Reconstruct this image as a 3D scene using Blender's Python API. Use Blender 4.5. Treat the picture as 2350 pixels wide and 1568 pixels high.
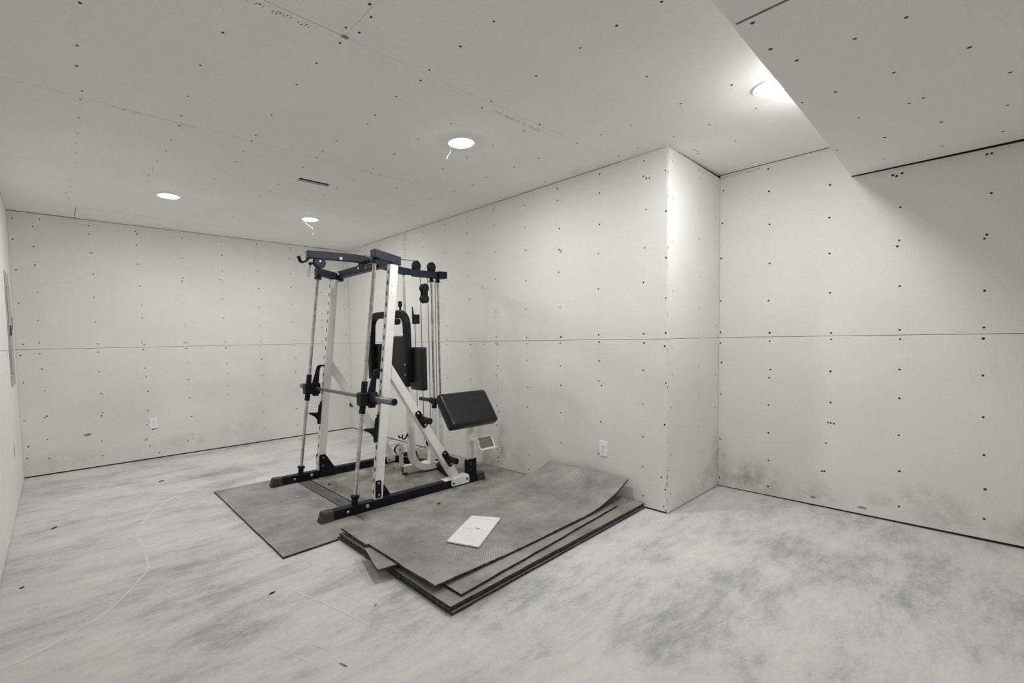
import bpy, bmesh, math, random
from mathutils import Vector, Matrix, noise

for _o in list(bpy.data.objects):
    bpy.data.objects.remove(_o)
random.seed(7)
SC = bpy.context.scene
COL = SC.collection

# ------------------------------------------------------------------ camera, world, exposure
cd = bpy.data.cameras.new('camera')
cam = bpy.data.objects.new('camera', cd)
COL.objects.link(cam)
_r = Vector((0.73830416, -0.67423062, -0.01788966))
_u = Vector((0.04738391, 0.02539183, 0.99855396))
_f = Vector((0.67280141, 0.73808422, -0.05069458))
cam.matrix_world = Matrix(((_r.x, _u.x, -_f.x, 0.0), (_r.y, _u.y, -_f.y, 0.0), (_r.z, _u.z, -_f.z, 1.2069), (0, 0, 0, 1)))
cd.sensor_width = 36.0
cd.lens = 36.0 * 1068.196 / 2350.0
cd.shift_x = (1175 - 1102.0) / 2350.0
cd.shift_y = (832.66 - 784) / 2350.0
cd.clip_start = 0.03
SC.camera = cam

wd = bpy.data.worlds.new('world')
SC.world = wd
wd.use_nodes = True
wd.node_tree.nodes['Background'].inputs[0].default_value = (0.6, 0.6, 0.6, 1)
wd.node_tree.nodes['Background'].inputs[1].default_value = 0.05

LAMP = 340.0            # radiance of the ceiling downlight lenses
SC.view_settings.view_transform = 'Standard'
SC.view_settings.look = 'None'
SC.view_settings.gamma = 1.0
SC.view_settings.use_curve_mapping = False
SC.view_settings.exposure = 0.0
SC.cycles.max_bounces = 9
SC.cycles.diffuse_bounces = 9
SC.cycles.adaptive_threshold = 0.02
SC.cycles.glossy_bounces = 3
SC.cycles.caustics_reflective = False
SC.cycles.caustics_refractive = False

# ------------------------------------------------------------------ materials
def new_mat(name):
    m = bpy.data.materials.new(name)
    m.use_nodes = True
    nt = m.node_tree
    b = nt.nodes['Principled BSDF']
    return m, nt, b

def nd(nt, t, **kw):
    n = nt.nodes.new(t)
    for k, v in kw.items():
        setattr(n, k, v)
    return n

def pos(nt, scale=(1, 1, 1), rot=(0, 0, 0)):
    g = nd(nt, 'ShaderNodeNewGeometry')
    m = nd(nt, 'ShaderNodeMapping')
    m.inputs['Scale'].default_value = scale
    m.inputs['Rotation'].default_value = rot
    nt.links.new(g.outputs['Position'], m.inputs['Vector'])
    return m.outputs[0]

def ntex(nt, vec, scale, detail=6, rough=0.6, dist=0.0):
    n = nd(nt, 'ShaderNodeTexNoise')
    n.inputs['Scale'].default_value = scale
    n.inputs['Detail'].default_value = detail
    n.inputs['Roughness'].default_value = rough
    n.inputs['Distortion'].default_value = dist
    nt.links.new(vec, n.inputs['Vector'])
    return n.outputs[0]

def ramp(nt, fac, stops):
    r = nd(nt, 'ShaderNodeValToRGB')
    e = r.color_ramp.elements
    while len(e) < len(stops):
        e.new(0.5)
    for i, (p, c) in enumerate(stops):
        e[i].position = p
        e[i].color = (c[0], c[1], c[2], 1) if isinstance(c, tuple) else (c, c, c, 1)
    nt.links.new(fac, r.inputs[0])
    return r.outputs[0]

def mth(nt, op, a, b=None, c=None, clamp=False):
    n = nd(nt, 'ShaderNodeMath', operation=op, use_clamp=clamp)
    for i, v in enumerate((a, b, c)):
        if v is None:
            continue
        if isinstance(v, (int, float)):
            n.inputs[i].default_value = v
        else:
            nt.links.new(v, n.inputs[i])
    return n.outputs[0]

def mix(nt, fac, a, b):
    n = nd(nt, 'ShaderNodeMix', data_type='RGBA')
    if isinstance(fac, (int, float)):
        n.inputs[0].default_value = fac
    else:
        nt.links.new(fac, n.inputs[0])
    for i, v in ((6, a), (7, b)):
        if isinstance(v, tuple):
            n.inputs[i].default_value = (*v, 1)
        else:
            nt.links.new(v, n.inputs[i])
    return n.outputs[2]

def bump(nt, b, h, strength, dist):
    n = nd(nt, 'ShaderNodeBump')
    n.inputs['Strength'].default_value = strength
    n.inputs['Distance'].default_value = dist
    nt.links.new(h, n.inputs['Height'])
    nt.links.new(n.outputs[0], b.inputs['Normal'])

def simple(name, c1, c2=None, rough=0.5, metal=0.0, scale=14.0, lo=0.35, hi=0.7, coat=0.0, bmp=0.0, spec=0.5):
    m, nt, b = new_mat(name)
    v = pos(nt)
    n = ntex(nt, v, scale, 6, 0.65)
    col = ramp(nt, n, [(lo, c1), (hi, c2 or c1)])
    nt.links.new(col, b.inputs['Base Color'])
    b.inputs['Roughness'].default_value = rough
    b.inputs['Metallic'].default_value = metal
    b.inputs['Coat Weight'].default_value = coat
    b.inputs['Specular IOR Level'].default_value = spec
    if bmp:
        bump(nt, b, ntex(nt, v, 220, 3, 0.5), bmp, 0.002)
    return m

def drywall(name, stains=(), tint=(0.805, 0.80, 0.782), tint2=(0.755, 0.75, 0.732)):
    m, nt, b = new_mat(name)
    v = pos(nt)
    n = ntex(nt, v, 1.7, 3, 0.6)
    col = ramp(nt, n, [(0.3, tint2), (0.7, tint)])
    fine = ntex(nt, v, 160, 1, 0.7)
    col = mix(nt, 0.06, col, ramp(nt, fine, [(0.35, 0.35), (0.65, 0.95)]))
    if stains:
        acc = None
        for (cx, cy, cz, rx, ry, rz, s) in stains:
            g = nd(nt, 'ShaderNodeNewGeometry')
            a = nd(nt, 'ShaderNodeVectorMath', operation='SUBTRACT')
            nt.links.new(g.outputs['Position'], a.inputs[0])
            a.inputs[1].default_value = (cx, cy, cz)
            d = nd(nt, 'ShaderNodeVectorMath', operation='DIVIDE')
            nt.links.new(a.outputs[0], d.inputs[0])
            d.inputs[1].default_value = (rx, ry, rz)
            l = nd(nt, 'ShaderNodeVectorMath', operation='LENGTH')
            nt.links.new(d.outputs[0], l.inputs[0])
            k = nd(nt, 'ShaderNodeMapRange', interpolation_type='SMOOTHSTEP')
            nt.links.new(l.outputs['Value'], k.inputs['Value'])
            k.inputs['From Min'].default_value = 0.1
            k.inputs['From Max'].default_value = 1.0
            k.inputs['To Min'].default_value = s
            k.inputs['To Max'].default_value = 0.0
            acc = k.outputs[0] if acc is None else mth(nt, 'MAXIMUM', acc, k.outputs[0])
        blot = ramp(nt, ntex(nt, v, 9, 5, 0.7), [(0.36, 0.05), (0.66, 1.0)])
        col = mix(nt, mth(nt, 'MULTIPLY', acc, blot, clamp=True), col, (0.28, 0.245, 0.19))
    nt.links.new(col, b.inputs['Base Color'])
    b.inputs['Roughness'].default_value = 0.85
    b.inputs['Specular IOR Level'].default_value = 0.25
    return m

def concrete():
    m, nt, b = new_mat('trowelled_concrete')
    streak = ntex(nt, pos(nt, (0.75, 2.0, 1), (0, 0, math.radians(7))), 2.0, 9, 0.66, 0.35)
    fine = ntex(nt, pos(nt, (0.9, 2.2, 1), (0, 0, math.radians(12))), 8.0, 8, 0.74, 0.15)
    patch = ntex(nt, pos(nt), 0.8, 3, 0.55)
    f = mth(nt, 'ADD', mth(nt, 'MULTIPLY', streak, 0.52), mth(nt, 'MULTIPLY', patch, 0.40))
    f = mth(nt, 'ADD', f, mth(nt, 'MULTIPLY', fine, 0.36))
    f = mth(nt, 'ADD', f, mth(nt, 'MULTIPLY', ntex(nt, pos(nt, (1, 1.7, 1)), 55, 4, 0.7), 0.16))
    f = mth(nt, 'SUBTRACT', f, 0.06)
    col = ramp(nt, f, [(0.485, (0.29, 0.30, 0.31)), (0.565, (0.43, 0.435, 0.44)), (0.65, (0.585, 0.585, 0.58)), (0.78, (0.69, 0.69, 0.672))])
    speck = ramp(nt, ntex(nt, pos(nt), 21, 6, 0.78), [(0.58, 0.0), (0.72, 1.0)])
    col = mix(nt, mth(nt, 'MULTIPLY', speck, 0.30), col, (0.27, 0.27, 0.265))
    nt.links.new(col, b.inputs['Base Color'])
    b.inputs['Roughness'].default_value = 0.62
    b.inputs['Specular IOR Level'].default_value = 0.3
    bump(nt, b, ntex(nt, pos(nt), 60, 1, 0.5), 0.08, 0.002)
    return m

def rubber(name, dark, light, dots=0.5, pitch=0.0125):
    m, nt, b = new_mat(name)
    v = pos(nt)
    n = ntex(nt, v, 3.2, 9, 0.7)
    col = ramp(nt, n, [(0.34, dark), (0.68, light)])
    brown = ramp(nt, ntex(nt, v, 7.5, 7, 0.7), [(0.52, 0.0), (0.72, 1.0)])
    col = mix(nt, mth(nt, 'MULTIPLY', brown, 0.35), col, (0.20, 0.165, 0.13))
    s = nd(nt, 'ShaderNodeSeparateXYZ')
    g = nd(nt, 'ShaderNodeNewGeometry')
    nt.links.new(g.outputs['Position'], s.inputs[0])
    k = 2 * math.pi / pitch
    sx = mth(nt, 'SINE', mth(nt, 'MULTIPLY', s.outputs[0], k))
    sy = mth(nt, 'SINE', mth(nt, 'MULTIPLY', s.outputs[1], k))
    d = mth(nt, 'MULTIPLY', sx, sy)
    hole = ramp(nt, mth(nt, 'ADD', mth(nt, 'MULTIPLY', d, 0.5), 0.5), [(0.70, 0.0), (0.88, 1.0)])
    msk = ramp(nt, ntex(nt, v, 2.2, 4, 0.6), [(0.38, 0.15), (0.62, 1.0)])
    hk = mth(nt, 'MULTIPLY', mth(nt, 'MULTIPLY', hole, msk), dots)
    col = mix(nt, hk, col, (0.035, 0.035, 0.036))
    nt.links.new(col, b.inputs['Base Color'])
    b.inputs['Roughness'].default_value = 0.8
    b.inputs['Specular IOR Level'].default_value = 0.3
    inv = mth(nt, 'SUBTRACT', 1.0, hole)
    bump(nt, b, inv, 0.25, 0.0015)
    return m

def emitter(name, strength):
    m, nt, b = new_mat(name)
    nt.nodes.remove(b)
    e = nd(nt, 'ShaderNodeEmission')
    e.inputs[0].default_value = (1.0, 0.995, 0.985, 1)
    e.inputs[1].default_value = strength
    nt.links.new(e.outputs[0], nt.nodes['Material Output'].inputs[0])
    return m

ST_ALC = [(3.87, 1.18, 0.10, .5, .30, .22, .75), (3.87, 0.80, 0.08, .5, .22, .16, .45), (3.87, 1.42, 0.12, .5, .10, .35, .5),
          (3.87, 0.46, 0.12, .5, .10, .07, .45), (3.87, 0.28, 0.20, .5, .12, .10, .45), (3.87, 0.16, 0.12, .5, .20, .16, .45), (3.87, -0.15, 0.10, .5, .2, .12, .4)]
ST_RIGHT = [(3.0, 3.35, 0.34, .5, .13, .26, .42), (3.0, 3.02, 0.20, .5, .10, .34, .55), (3.0, 3.22, 0.08, .5, .35, .14, .45), (3.0, 2.84, 0.10, .5, .18, .20, .35),
            (3.0, 2.35, 0.62, .5, .40, .40, .10), (3.0, 2.08, 0.17, .5, .42, .10, .22), (3.0, 4.2, 0.10, .5, .8, .16, .25)]
ST_RET = [(3.87, 1.445, 0.20, .20, .5, .40, .75), (3.70, 1.445, 0.10, .25, .5, .18, .5), (3.35, 1.445, 0.05, .35, .5, .12, .35)]
ST_BACK = [(1.55, 5.95, 0.22, .25, .5, .15, .28), (0.95, 5.95, 0.14, .35, .5, .12, .25), (0.0, 5.95, 0.10, .5, .5, .18, .22), (1.15, 5.95, 0.12, .1, .5, .06, .3)]
M = {}
M['dry_back'] = drywall('drywall_back_dimmed', ST_BACK, (0.775, 0.765, 0.742), (0.73, 0.72, 0.697))  # same board as other walls, base tone darkened to imitate dimmer light here
M['dry_right'] = drywall('drywall_right', ST_RIGHT)
M['dry_ret'] = drywall('drywall_return', ST_RET)
M['dry_alc'] = drywall('drywall_alcove', ST_ALC)
M['dry'] = drywall('drywall_plain')
M['dry_ceil'] = drywall('drywall_ceiling_brightened', (), (0.90, 0.892, 0.872), (0.865, 0.857, 0.837))  # same board as the walls, lightened to stand in for missing bounce light
M['framing'] = simple('dark_framing_gap', (0.035, 0.026, 0.018), (0.06, 0.045, 0.03), 0.9)
M['core'] = simple('torn_gypsum_edge', (0.34, 0.28, 0.20), (0.82, 0.80, 0.755), 0.9, scale=22, lo=0.36, hi=0.46)
M['concrete'] = concrete()
M['chalk'] = simple('pale_floor_line', (0.61, 0.61, 0.60), (0.74, 0.74, 0.72), 0.8, scale=9)
M['chalk2'] = simple('pale_floor_scratch', (0.62, 0.62, 0.60), (0.70, 0.70, 0.68), 0.8, scale=30)
M['screw'] = simple('black_screw', (0.008, 0.008, 0.008), (0.02, 0.02, 0.02), 0.6)
M['ink'] = simple('faded_ink', (0.20, 0.21, 0.24), (0.46, 0.46, 0.47), 0.9, scale=60)
M['mat_top'] = rubber('rubber_dusty', (0.20, 0.196, 0.187), (0.40, 0.394, 0.38), 0.75, 0.0135)
M['mat_floor'] = rubber('rubber_floor_dusty', (0.235, 0.23, 0.222), (0.42, 0.413, 0.40), 0.40, 0.0125)
M['mat_dark'] = rubber('rubber_clean', (0.13, 0.13, 0.132), (0.22, 0.222, 0.225), 0.3)
M['mat_brown'] = rubber('rubber_brown_dust', (0.20, 0.18, 0.16), (0.36, 0.335, 0.305), 0.2)
M['mat_inner'] = rubber('rubber_dirty', (0.18, 0.168, 0.153), (0.42, 0.408, 0.382), 0.2)
M['mat_edge'] = simple('rubber_cut_edge', (0.018, 0.018, 0.018), (0.12, 0.105, 0.085), 0.9, scale=40, lo=0.45, hi=0.75)
M['white'] = simple('white_powder_coat', (0.70, 0.69, 0.655), (0.84, 0.835, 0.815), 0.38, scale=9, lo=0.25, hi=0.5)
M['black'] = simple('black_powder_coat', (0.004, 0.0045, 0.007), (0.012, 0.013, 0.018), 0.48, scale=30, spec=0.22)
M['navy'] = simple('blue_black_powder_coat', (0.008, 0.010, 0.022), (0.022, 0.026, 0.045), 0.45, scale=60, spec=0.32)
M['chrome'] = simple('worn_chrome', (0.40, 0.385, 0.36), (0.82, 0.815, 0.80), 0.20, 1.0, scale=24)
M['steel'] = simple('brushed_steel_bar', (0.14, 0.14, 0.15), (0.30, 0.30, 0.31), 0.38, 0.9, scale=50)
M['bolt'] = simple('zinc_bolt', (0.45, 0.47, 0.48), (0.75, 0.76, 0.76), 0.3, 0.9)
M['vinyl'] = simple('black_vinyl', (0.005, 0.005, 0.006), (0.014, 0.0145, 0.017), 0.30, scale=18, lo=0.35, hi=0.75, bmp=0.05, spec=0.42)
M['cap'] = simple('grey_rubber_cap', (0.03, 0.03, 0.03), (0.09, 0.087, 0.083), 0.7, scale=50)
M['tread'] = simple('grey_ribbed_tread', (0.15, 0.14, 0.125), (0.24, 0.225, 0.20), 0.7, scale=40)
M['cable'] = simple('black_cable', (0.03, 0.03, 0.032), (0.10, 0.10, 0.10), 0.5)
M['plastic'] = simple('white_plastic', (0.89, 0.89, 0.89), (0.92, 0.92, 0.92), 0.35)
M['slot'] = simple('dark_slot', (0.04, 0.04, 0.04), (0.08, 0.08, 0.08), 0.7)
M['trim'] = simple('white_lamp_trim', (0.80, 0.80, 0.79), (0.84, 0.84, 0.83), 0.4)
M['lens'] = emitter('lit_lens', LAMP)
M['lens_dim'] = emitter('lit_lens_dimmer', LAMP * 0.74)
M['lens_fill'] = emitter('lit_lens_added_fill', LAMP * 0.55)
M['panelgrey'] = simple('grey_enamel', (0.36, 0.36, 0.355), (0.46, 0.46, 0.45), 0.45, scale=5)
M['panelseam'] = simple('panel_seam', (0.12, 0.12, 0.12), (0.18, 0.18, 0.18), 0.6)
M['plate'] = simple('white_painted_sheet', (0.78, 0.78, 0.775), (0.86, 0.86, 0.855), 0.4, scale=7)
M['wood'] = simple('rough_wood', (0.24, 0.175, 0.11), (0.46, 0.37, 0.26), 0.8, scale=50)
M['chip'] = simple('pale_debris', (0.62, 0.55, 0.46), (0.78, 0.74, 0.68), 0.8)
M['leaf'] = simple('dark_debris', (0.03, 0.028, 0.025), (0.09, 0.07, 0.05), 0.8)
M['thread'] = simple('pale_thread', (0.70, 0.66, 0.58), (0.80, 0.77, 0.70), 0.7)
M['duct'] = simple('dark_duct', (0.02, 0.02, 0.02), (0.05, 0.05, 0.05), 0.7)
M['badge'] = simple('badge_print', (0.42, 0.42, 0.38), (0.62, 0.61, 0.55), 0.5)

# ------------------------------------------------------------------ mesh helpers
def box(bm, lo, hi):
    x0, y0, z0 = lo
    x1, y1, z1 = hi
    v = [bm.verts.new(p) for p in ((x0, y0, z0), (x1, y0, z0), (x1, y1, z0), (x0, y1, z0), (x0, y0, z1), (x1, y0, z1), (x1, y1, z1), (x0, y1, z1))]
    for f in ((0, 3, 2, 1), (4, 5, 6, 7), (0, 1, 5, 4), (1, 2, 6, 5), (2, 3, 7, 6), (3, 0, 4, 7)):
        bm.faces.new([v[i] for i in f])

def prism(bm, pts, plane, a, b):
    def mk(p, q, t):
        return {'xz': (p, t, q), 'xy': (p, q, t), 'yz': (t, p, q)}[plane]
    A = [bm.verts.new(mk(p, q, a)) for p, q in pts]
    B = [bm.verts.new(mk(p, q, b)) for p, q in pts]
    bm.faces.new(A)
    bm.faces.new(list(reversed(B)))
    n = len(pts)
    for i in range(n):
        bm.faces.new((A[i], B[i], B[(i + 1) % n], A[(i + 1) % n]))

def frame(d):
    d = Vector(d).normalized()
    a = Vector((0, 0, 1)) if abs(d.z) < 0.9 else Vector((1, 0, 0))
    u = d.cross(a).normalized()
    return d, u, d.cross(u).normalized()

def lathe(bm, p0, axis, prof, n=20):
    d, u, w = frame(axis)
    p0 = Vector(p0)
    rings = []
    for t, r in prof:
        rings.append([bm.verts.new(p0 + d * t + (u * math.cos(2 * math.pi * k / n) + w * math.sin(2 * math.pi * k / n)) * max(r, 1e-4)) for k in range(n)])
    for a, b in zip(rings, rings[1:]):
        for k in range(n):
            bm.faces.new((a[k], a[(k + 1) % n], b[(k + 1) % n], b[k]))
    bm.faces.new(rings[0])
    bm.faces.new(list(reversed(rings[-1])))

def cyl(bm, p0, p1, r, r2=None, n=18):
    p0, p1 = Vector(p0), Vector(p1)
    lathe(bm, p0, p1 - p0, [(0, r), ((p1 - p0).length, r if r2 is None else r2)], n)

def tube(bm, pts, r, n=8):
    P = [Vector(p) for p in pts]
    rings = []
    u = None
    for i, p in enumerate(P):
        t = (P[min(i + 1, len(P) - 1)] - P[max(i - 1, 0)]).normalized()
        if u is None:
            _, u, _ = frame(t)
        u = (u - t * u.dot(t)).normalized()
        w = t.cross(u)
        rings.append([bm.verts.new(p + (u * math.cos(2 * math.pi * k / n) + w * math.sin(2 * math.pi * k / n)) * r) for k in range(n)])
    for a, b in zip(rings, rings[1:]):
        for k in range(n):
            bm.faces.new((a[k], a[(k + 1) % n], b[(k + 1) % n], b[k]))
    bm.faces.new(rings[0])
    bm.faces.new(list(reversed(rings[-1])))

def sweep(bm, pts, side, w, h):
    """rectangular tube: w along the fixed side vector, h in the plane of the path"""
    P = [Vector(p) for p in pts]
    S = Vector(side).normalized()
    rings = []
    for i, p in enumerate(P):
        t0 = (P[i] - P[i - 1]).normalized() if i else None
        t1 = (P[i + 1] - P[i]).normalized() if i < len(P) - 1 else None
        t = ((t0 or t1) + (t1 or t0)).normalized()
        k = 1.0
        if t0 is not None and t1 is not None:
            k = 1.0 / max(0.5, t.dot(t0))
        N = t.cross(S).normalized()
        rings.append([bm.verts.new(p + S * (a * w / 2) + N * (b * h / 2 * k)) for a, b in ((-1, -1), (1, -1), (1, 1), (-1, 1))])
    for a, b in zip(rings, rings[1:]):
        for k in range(4):
            bm.faces.new((a[k], a[(k + 1) % 4], b[(k + 1) % 4], b[k]))
    bm.faces.new(rings[0])
    bm.faces.new(list(reversed(rings[-1])))

def arc(c, r, a0, a1, n):
    return [(c[0] + r * math.cos(math.radians(a0 + (a1 - a0) * i / n)), c[1] + r * math.sin(math.radians(a0 + (a1 - a0) * i / n))) for i in range(n + 1)]

def rrect(x0, y0, x1, y1, r, n=4):
    return arc((x1 - r, y1 - r), r, 0, 90, n) + arc((x0 + r, y1 - r), r, 90, 180, n) + arc((x0 + r, y0 + r), r, 180, 270, n) + arc((x1 - r, y0 + r), r, 270, 360, n)

def root_of(o):
    while o is not None and o.parent is not None:
        o = o.parent
    return o

def fin(name, bm, mat, parent=None, smooth=False, bevel=0.0, seg=2, origin=None, mat2=None, pick2=None):
    off = Vector(origin) if origin is not None else (root_of(parent).location.copy() if parent is not None else Vector((0, 0, 0)))
    bmesh.ops.recalc_face_normals(bm, faces=bm.faces)
    if pick2 is not None:
        bm.normal_update()
        for f in bm.faces:
            if pick2(f):
                f.material_index = 1
    me = bpy.data.meshes.new(name)
    bm.transform(Matrix.Translation(-off))
    bm.to_mesh(me)
    bm.free()
    me.materials.append(mat if not isinstance(mat, str) else M[mat])
    if mat2 is not None:
        me.materials.append(M[mat2])
    if smooth:
        me.polygons.foreach_set('use_smooth', [True] * len(me.polygons))
        me.set_sharp_from_angle(angle=math.radians(38))
    o = bpy.data.objects.new(name, me)
    COL.objects.link(o)
    if parent is not None:
        o.parent = parent
    elif origin is not None:
        o.location = off
    if bevel:
        b = o.modifiers.new('bevel', 'BEVEL')
        b.width = bevel
        b.segments = seg
        b.limit_method = 'ANGLE'
        b.angle_limit = math.radians(40)
    return o

def tag(o, label=None, cat=None, group=None, kind=None):
    if label:
        o['label'] = label
    if cat:
        o['category'] = cat
    if group:
        o['group'] = group
    if kind:
        o['kind'] = kind
    return o

def thing(name, label, cat, loc, rz=0.0, group=None):
    o = bpy.data.objects.new(name, None)
    o.empty_display_size = 0.1
    COL.objects.link(o)
    o.location = loc
    o.rotation_euler = (0, 0, rz)
    return tag(o, label, cat, group)

def B():
    return bmesh.new()

# ------------------------------------------------------------------ the room
H = 2.44
XL, XR, XA = -0.264, 3.004, 3.870
YB, YJ, YF = 5.953, 1.445, -2.60
SEAM = 1.185
YS0, YS1, ZS = -0.62, 0.590, 2.22     # dropped soffit
T = 0.0127

bm = B(); box(bm, (XL - 0.2, YF - 0.2, -0.12), (XA + 0.2, YB + 0.2, 0.0))
floor = tag(fin('floor', bm, 'concrete'), 'pale trowelled concrete floor with grey streaks', 'floor', kind='structure')

def wall(name, lo, hi, label):
    b_ = B(); box(b_, lo, hi)
    return tag(fin(name, b_, 'framing'), label, 'wall', kind='structure')

G = 0.0012
def panel(parent, lo, hi, mat, name='drywall_panel'):
    b_ = B(); box(b_, lo, hi)
    return fin(name, b_, mat, parent, bevel=0.0012, seg=1)

wall_back = wall('wall_back', (XL - 0.1, YB + T, 0), (XR + 0.12, YB + 0.11, H + 0.05), 'bare drywall end wall behind the weight machine')
panel(wall_back, (XL, YB, SEAM + G), (XR, YB + T, H - 0.006), M['dry_back'])
panel(wall_back, (XL, YB, 0.012), (XR, YB + T, SEAM - G), M['dry_back'])

wall_right = wall('wall_right', (XR + T, YJ + T, 0), (XR + 0.10, YB + T, H + 0.05), 'long bare drywall wall beside the weight machine')
YC = YJ + 0.006
panel(wall_right, (XR, YC, SEAM + G), (XR + T, 4.54 - G, H - 0.002), M['dry_right'])
panel(wall_right, (XR, 4.54 + G, SEAM + G), (XR + T, YB, H - 0.002), M['dry_right'])
panel(wall_right, (XR, YC, 0.012), (XR + T, 3.066 - G, SEAM - G), M['dry_right'])
panel(wall_right, (XR, 3.066 + G, 0.010), (XR + T, YB, SEAM - G), M['dry_right'])

wall_return = wall('wall_return', (XR + 0.016, YJ + T, 0), (XA + 0.1, YJ + 0.10, H + 0.05), 'short return wall where the room steps back')
def slanted(parent, x0, x1, z0, zl, zr, mat):
    b_ = B(); prism(b_, [(x0, z0), (x1, z0), (x1, zr), (x0, zl)], 'xz', YJ, YJ + T)
    return fin('drywall_panel', b_, mat, parent, bevel=0.0012, seg=1)
slanted(wall_return, XR + 0.009, XA, SEAM + G, H - 0.001, H - 0.024, M['dry_ret'])
slanted(wall_return, XR + 0.009, XA, 0.006, SEAM - G, SEAM - G, M['dry_ret'])
b_ = B()
zz = 0.02
while zz < H - 0.02:
    hh = random.uniform(0.03, 0.13)
    d = random.uniform(-0.0025, 0.0035)
    box(b_, (XR + 0.0025 + d, YJ + 0.0015 - d * 0.4, zz), (XR + 0.011, YJ + 0.012, min(zz + hh, H - 0.02)))
    zz += hh * random.uniform(0.85, 1.05)
tag(fin('corner_edge', b_, 'core', wall_right), 'torn gypsum edge left exposed at the outside corner')

wall_alcove = wall('wall_alcove', (XA + T, YF - 0.1, 0), (XA + 0.11, YJ + T, H + 0.05), 'drywall wall of the recess under the soffit')
b_ = B(); prism(b_, [(YJ, SEAM + G), (YJ, H - .003), (YS1 + .046, H - .003), (YS1 + .046, ZS - .006), (-2.2 + G, ZS - .016), (-2.2 + G, SEAM + G)], 'yz', XA, XA + T)
fin('drywall_panel', b_, M['dry_alc'], wall_alcove, bevel=0.0012, seg=1)
b_ = B(); prism(b_, [(YJ, 0.006), (YJ, SEAM - G), (-2.2 + G, SEAM - G), (-2.2 + G, 0.030)], 'yz', XA, XA + T)
fin('drywall_panel', b_, M['dry_alc'], wall_alcove, bevel=0.0012, seg=1)
panel(wall_alcove, (XA, YF, 0.012), (XA + T, -2.2 - G, H), M['dry_alc'])

wall_left = wall('wall_left', (XL - 0.11, YF - 0.1, 0), (XL - T, YB + T, H + 0.05), 'bare drywall wall along the left edge')
panel(wall_left, (XL - T, 2.4 + G, SEAM + G), (XL, YB, H - 0.002), M['dry'])
panel(wall_left, (XL - T, YF, SEAM + G), (XL, 2.4 - G, H - 0.002), M['dry'])
panel(wall_left, (XL - T, 3.0 + G, 0.006), (XL, YB, SEAM - G), M['dry'])
panel(wall_left, (XL - T, YF, 0.006), (XL, 3.0 - G, SEAM - G), M['dry'])

wall_front = wall('wall_front', (XL - 0.1, YF - 0.11, 0), (XA + 0.1, YF - T, H + 0.05), 'bare drywall wall behind the viewer')
panel(wall_front, (XL, YF - T, SEAM + G), (XA, YF, H - 0.002), M['dry'])
panel(wall_front, (XL, YF - T, 0.01), (XA, YF, SEAM - G), M['dry'])

b_ = B()
for lo, hi in (((XL - 0.1, YF - 0.1, H + T), (1.40, YB + 0.1, H + 0.10)), ((1.68, YF - 0.1, H + T), (XA + 0.1, YB + 0.1, H + 0.10)),
               ((1.40, YF - 0.1, H + T), (1.68, 3.51, H + 0.10)), ((1.40, 3.605, H + T), (1.68, YB + 0.1, H + 0.10))):
    box(b_, lo, hi)
ceiling = tag(fin('ceiling', b_, 'framing'), 'unpainted drywall ceiling with joints and screws', 'ceiling', kind='structure')
Zc = (H, H + T)
def cpan(x0, y0, x1, y1, dz=0.0):
    return panel(ceiling, (x0, y0, H + dz), (x1, y1, H + T + dz), M['dry_ceil'])
g = 0.0006
rows = [(0.30, 1.797), (1.797, 3.072), (4.283, 5.492)]
cpan(XL, 0.30, 0.925 - g, 1.797 - 5 * g)
cpan(0.925 + g, 0.30, XA, 1.797 - g)
cpan(XL, 1.797 + g, XR, 3.072 - g)
hx0, hx1, hy0, hy1 = 1.418, 1.660, 3.527, 3.588
b_ = B()
box(b_, (XL, 3.072 + 2 * g, H), (XR, hy0, H + T)); box(b_, (XL, hy1, H), (XR, 4.283 - 2 * g, H + T))
box(b_, (XL, hy0, H), (hx0, hy1, H + T)); box(b_, (hx1, hy0, H), (XR, hy1, H + T))
fin('drywall_panel', b_, M['dry_ceil'], ceiling)
cpan(XL, 4.283 + 2 * g, XR, 5.492 - g)
cpan(XL, 5.492 + 2 * g, 0.195 - 3 * g, YB, -0.002)
cpan(0.195 + 3 * g, 5.492 + 2 * g, XR, YB, -0.0035)
cpan(XL, YF, 1.6 - g, YS0 + 0.1)
cpan(1.6 + g, YF, XA, YS0 + 0.1)
b_ = B()
for lo, hi in (((hx0 - .004, hy0 - .004, H + T), (hx0, hy1 + .004, H + .16)), ((hx1, hy0 - .004, H + T), (hx1 + .004, hy1 + .004, H + .16)),
               ((hx0, hy0 - .004, H + T), (hx1, hy0, H + .16)), ((hx0, hy1, H + T), (hx1, hy1 + .004, H + .16)), ((hx0, hy0, H + .156), (hx1, hy1, H + .16))):
    box(b_, lo, hi)
tag(fin('duct_boot', b_, 'duct', ceiling), 'uncovered dark air duct slot')
b_ = B()
box(b_, (hx0 - .012, hy1 - .002, H - .003), (hx1 + .006, hy1 + .010, H + .001)); box(b_, (hx1 - .002, hy0 + .01, H - .003), (hx1 + .008, hy1, H + .001))
tag(fin('duct_flange', b_, 'plate', ceiling), 'thin pale metal lip of the duct slot')

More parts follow.
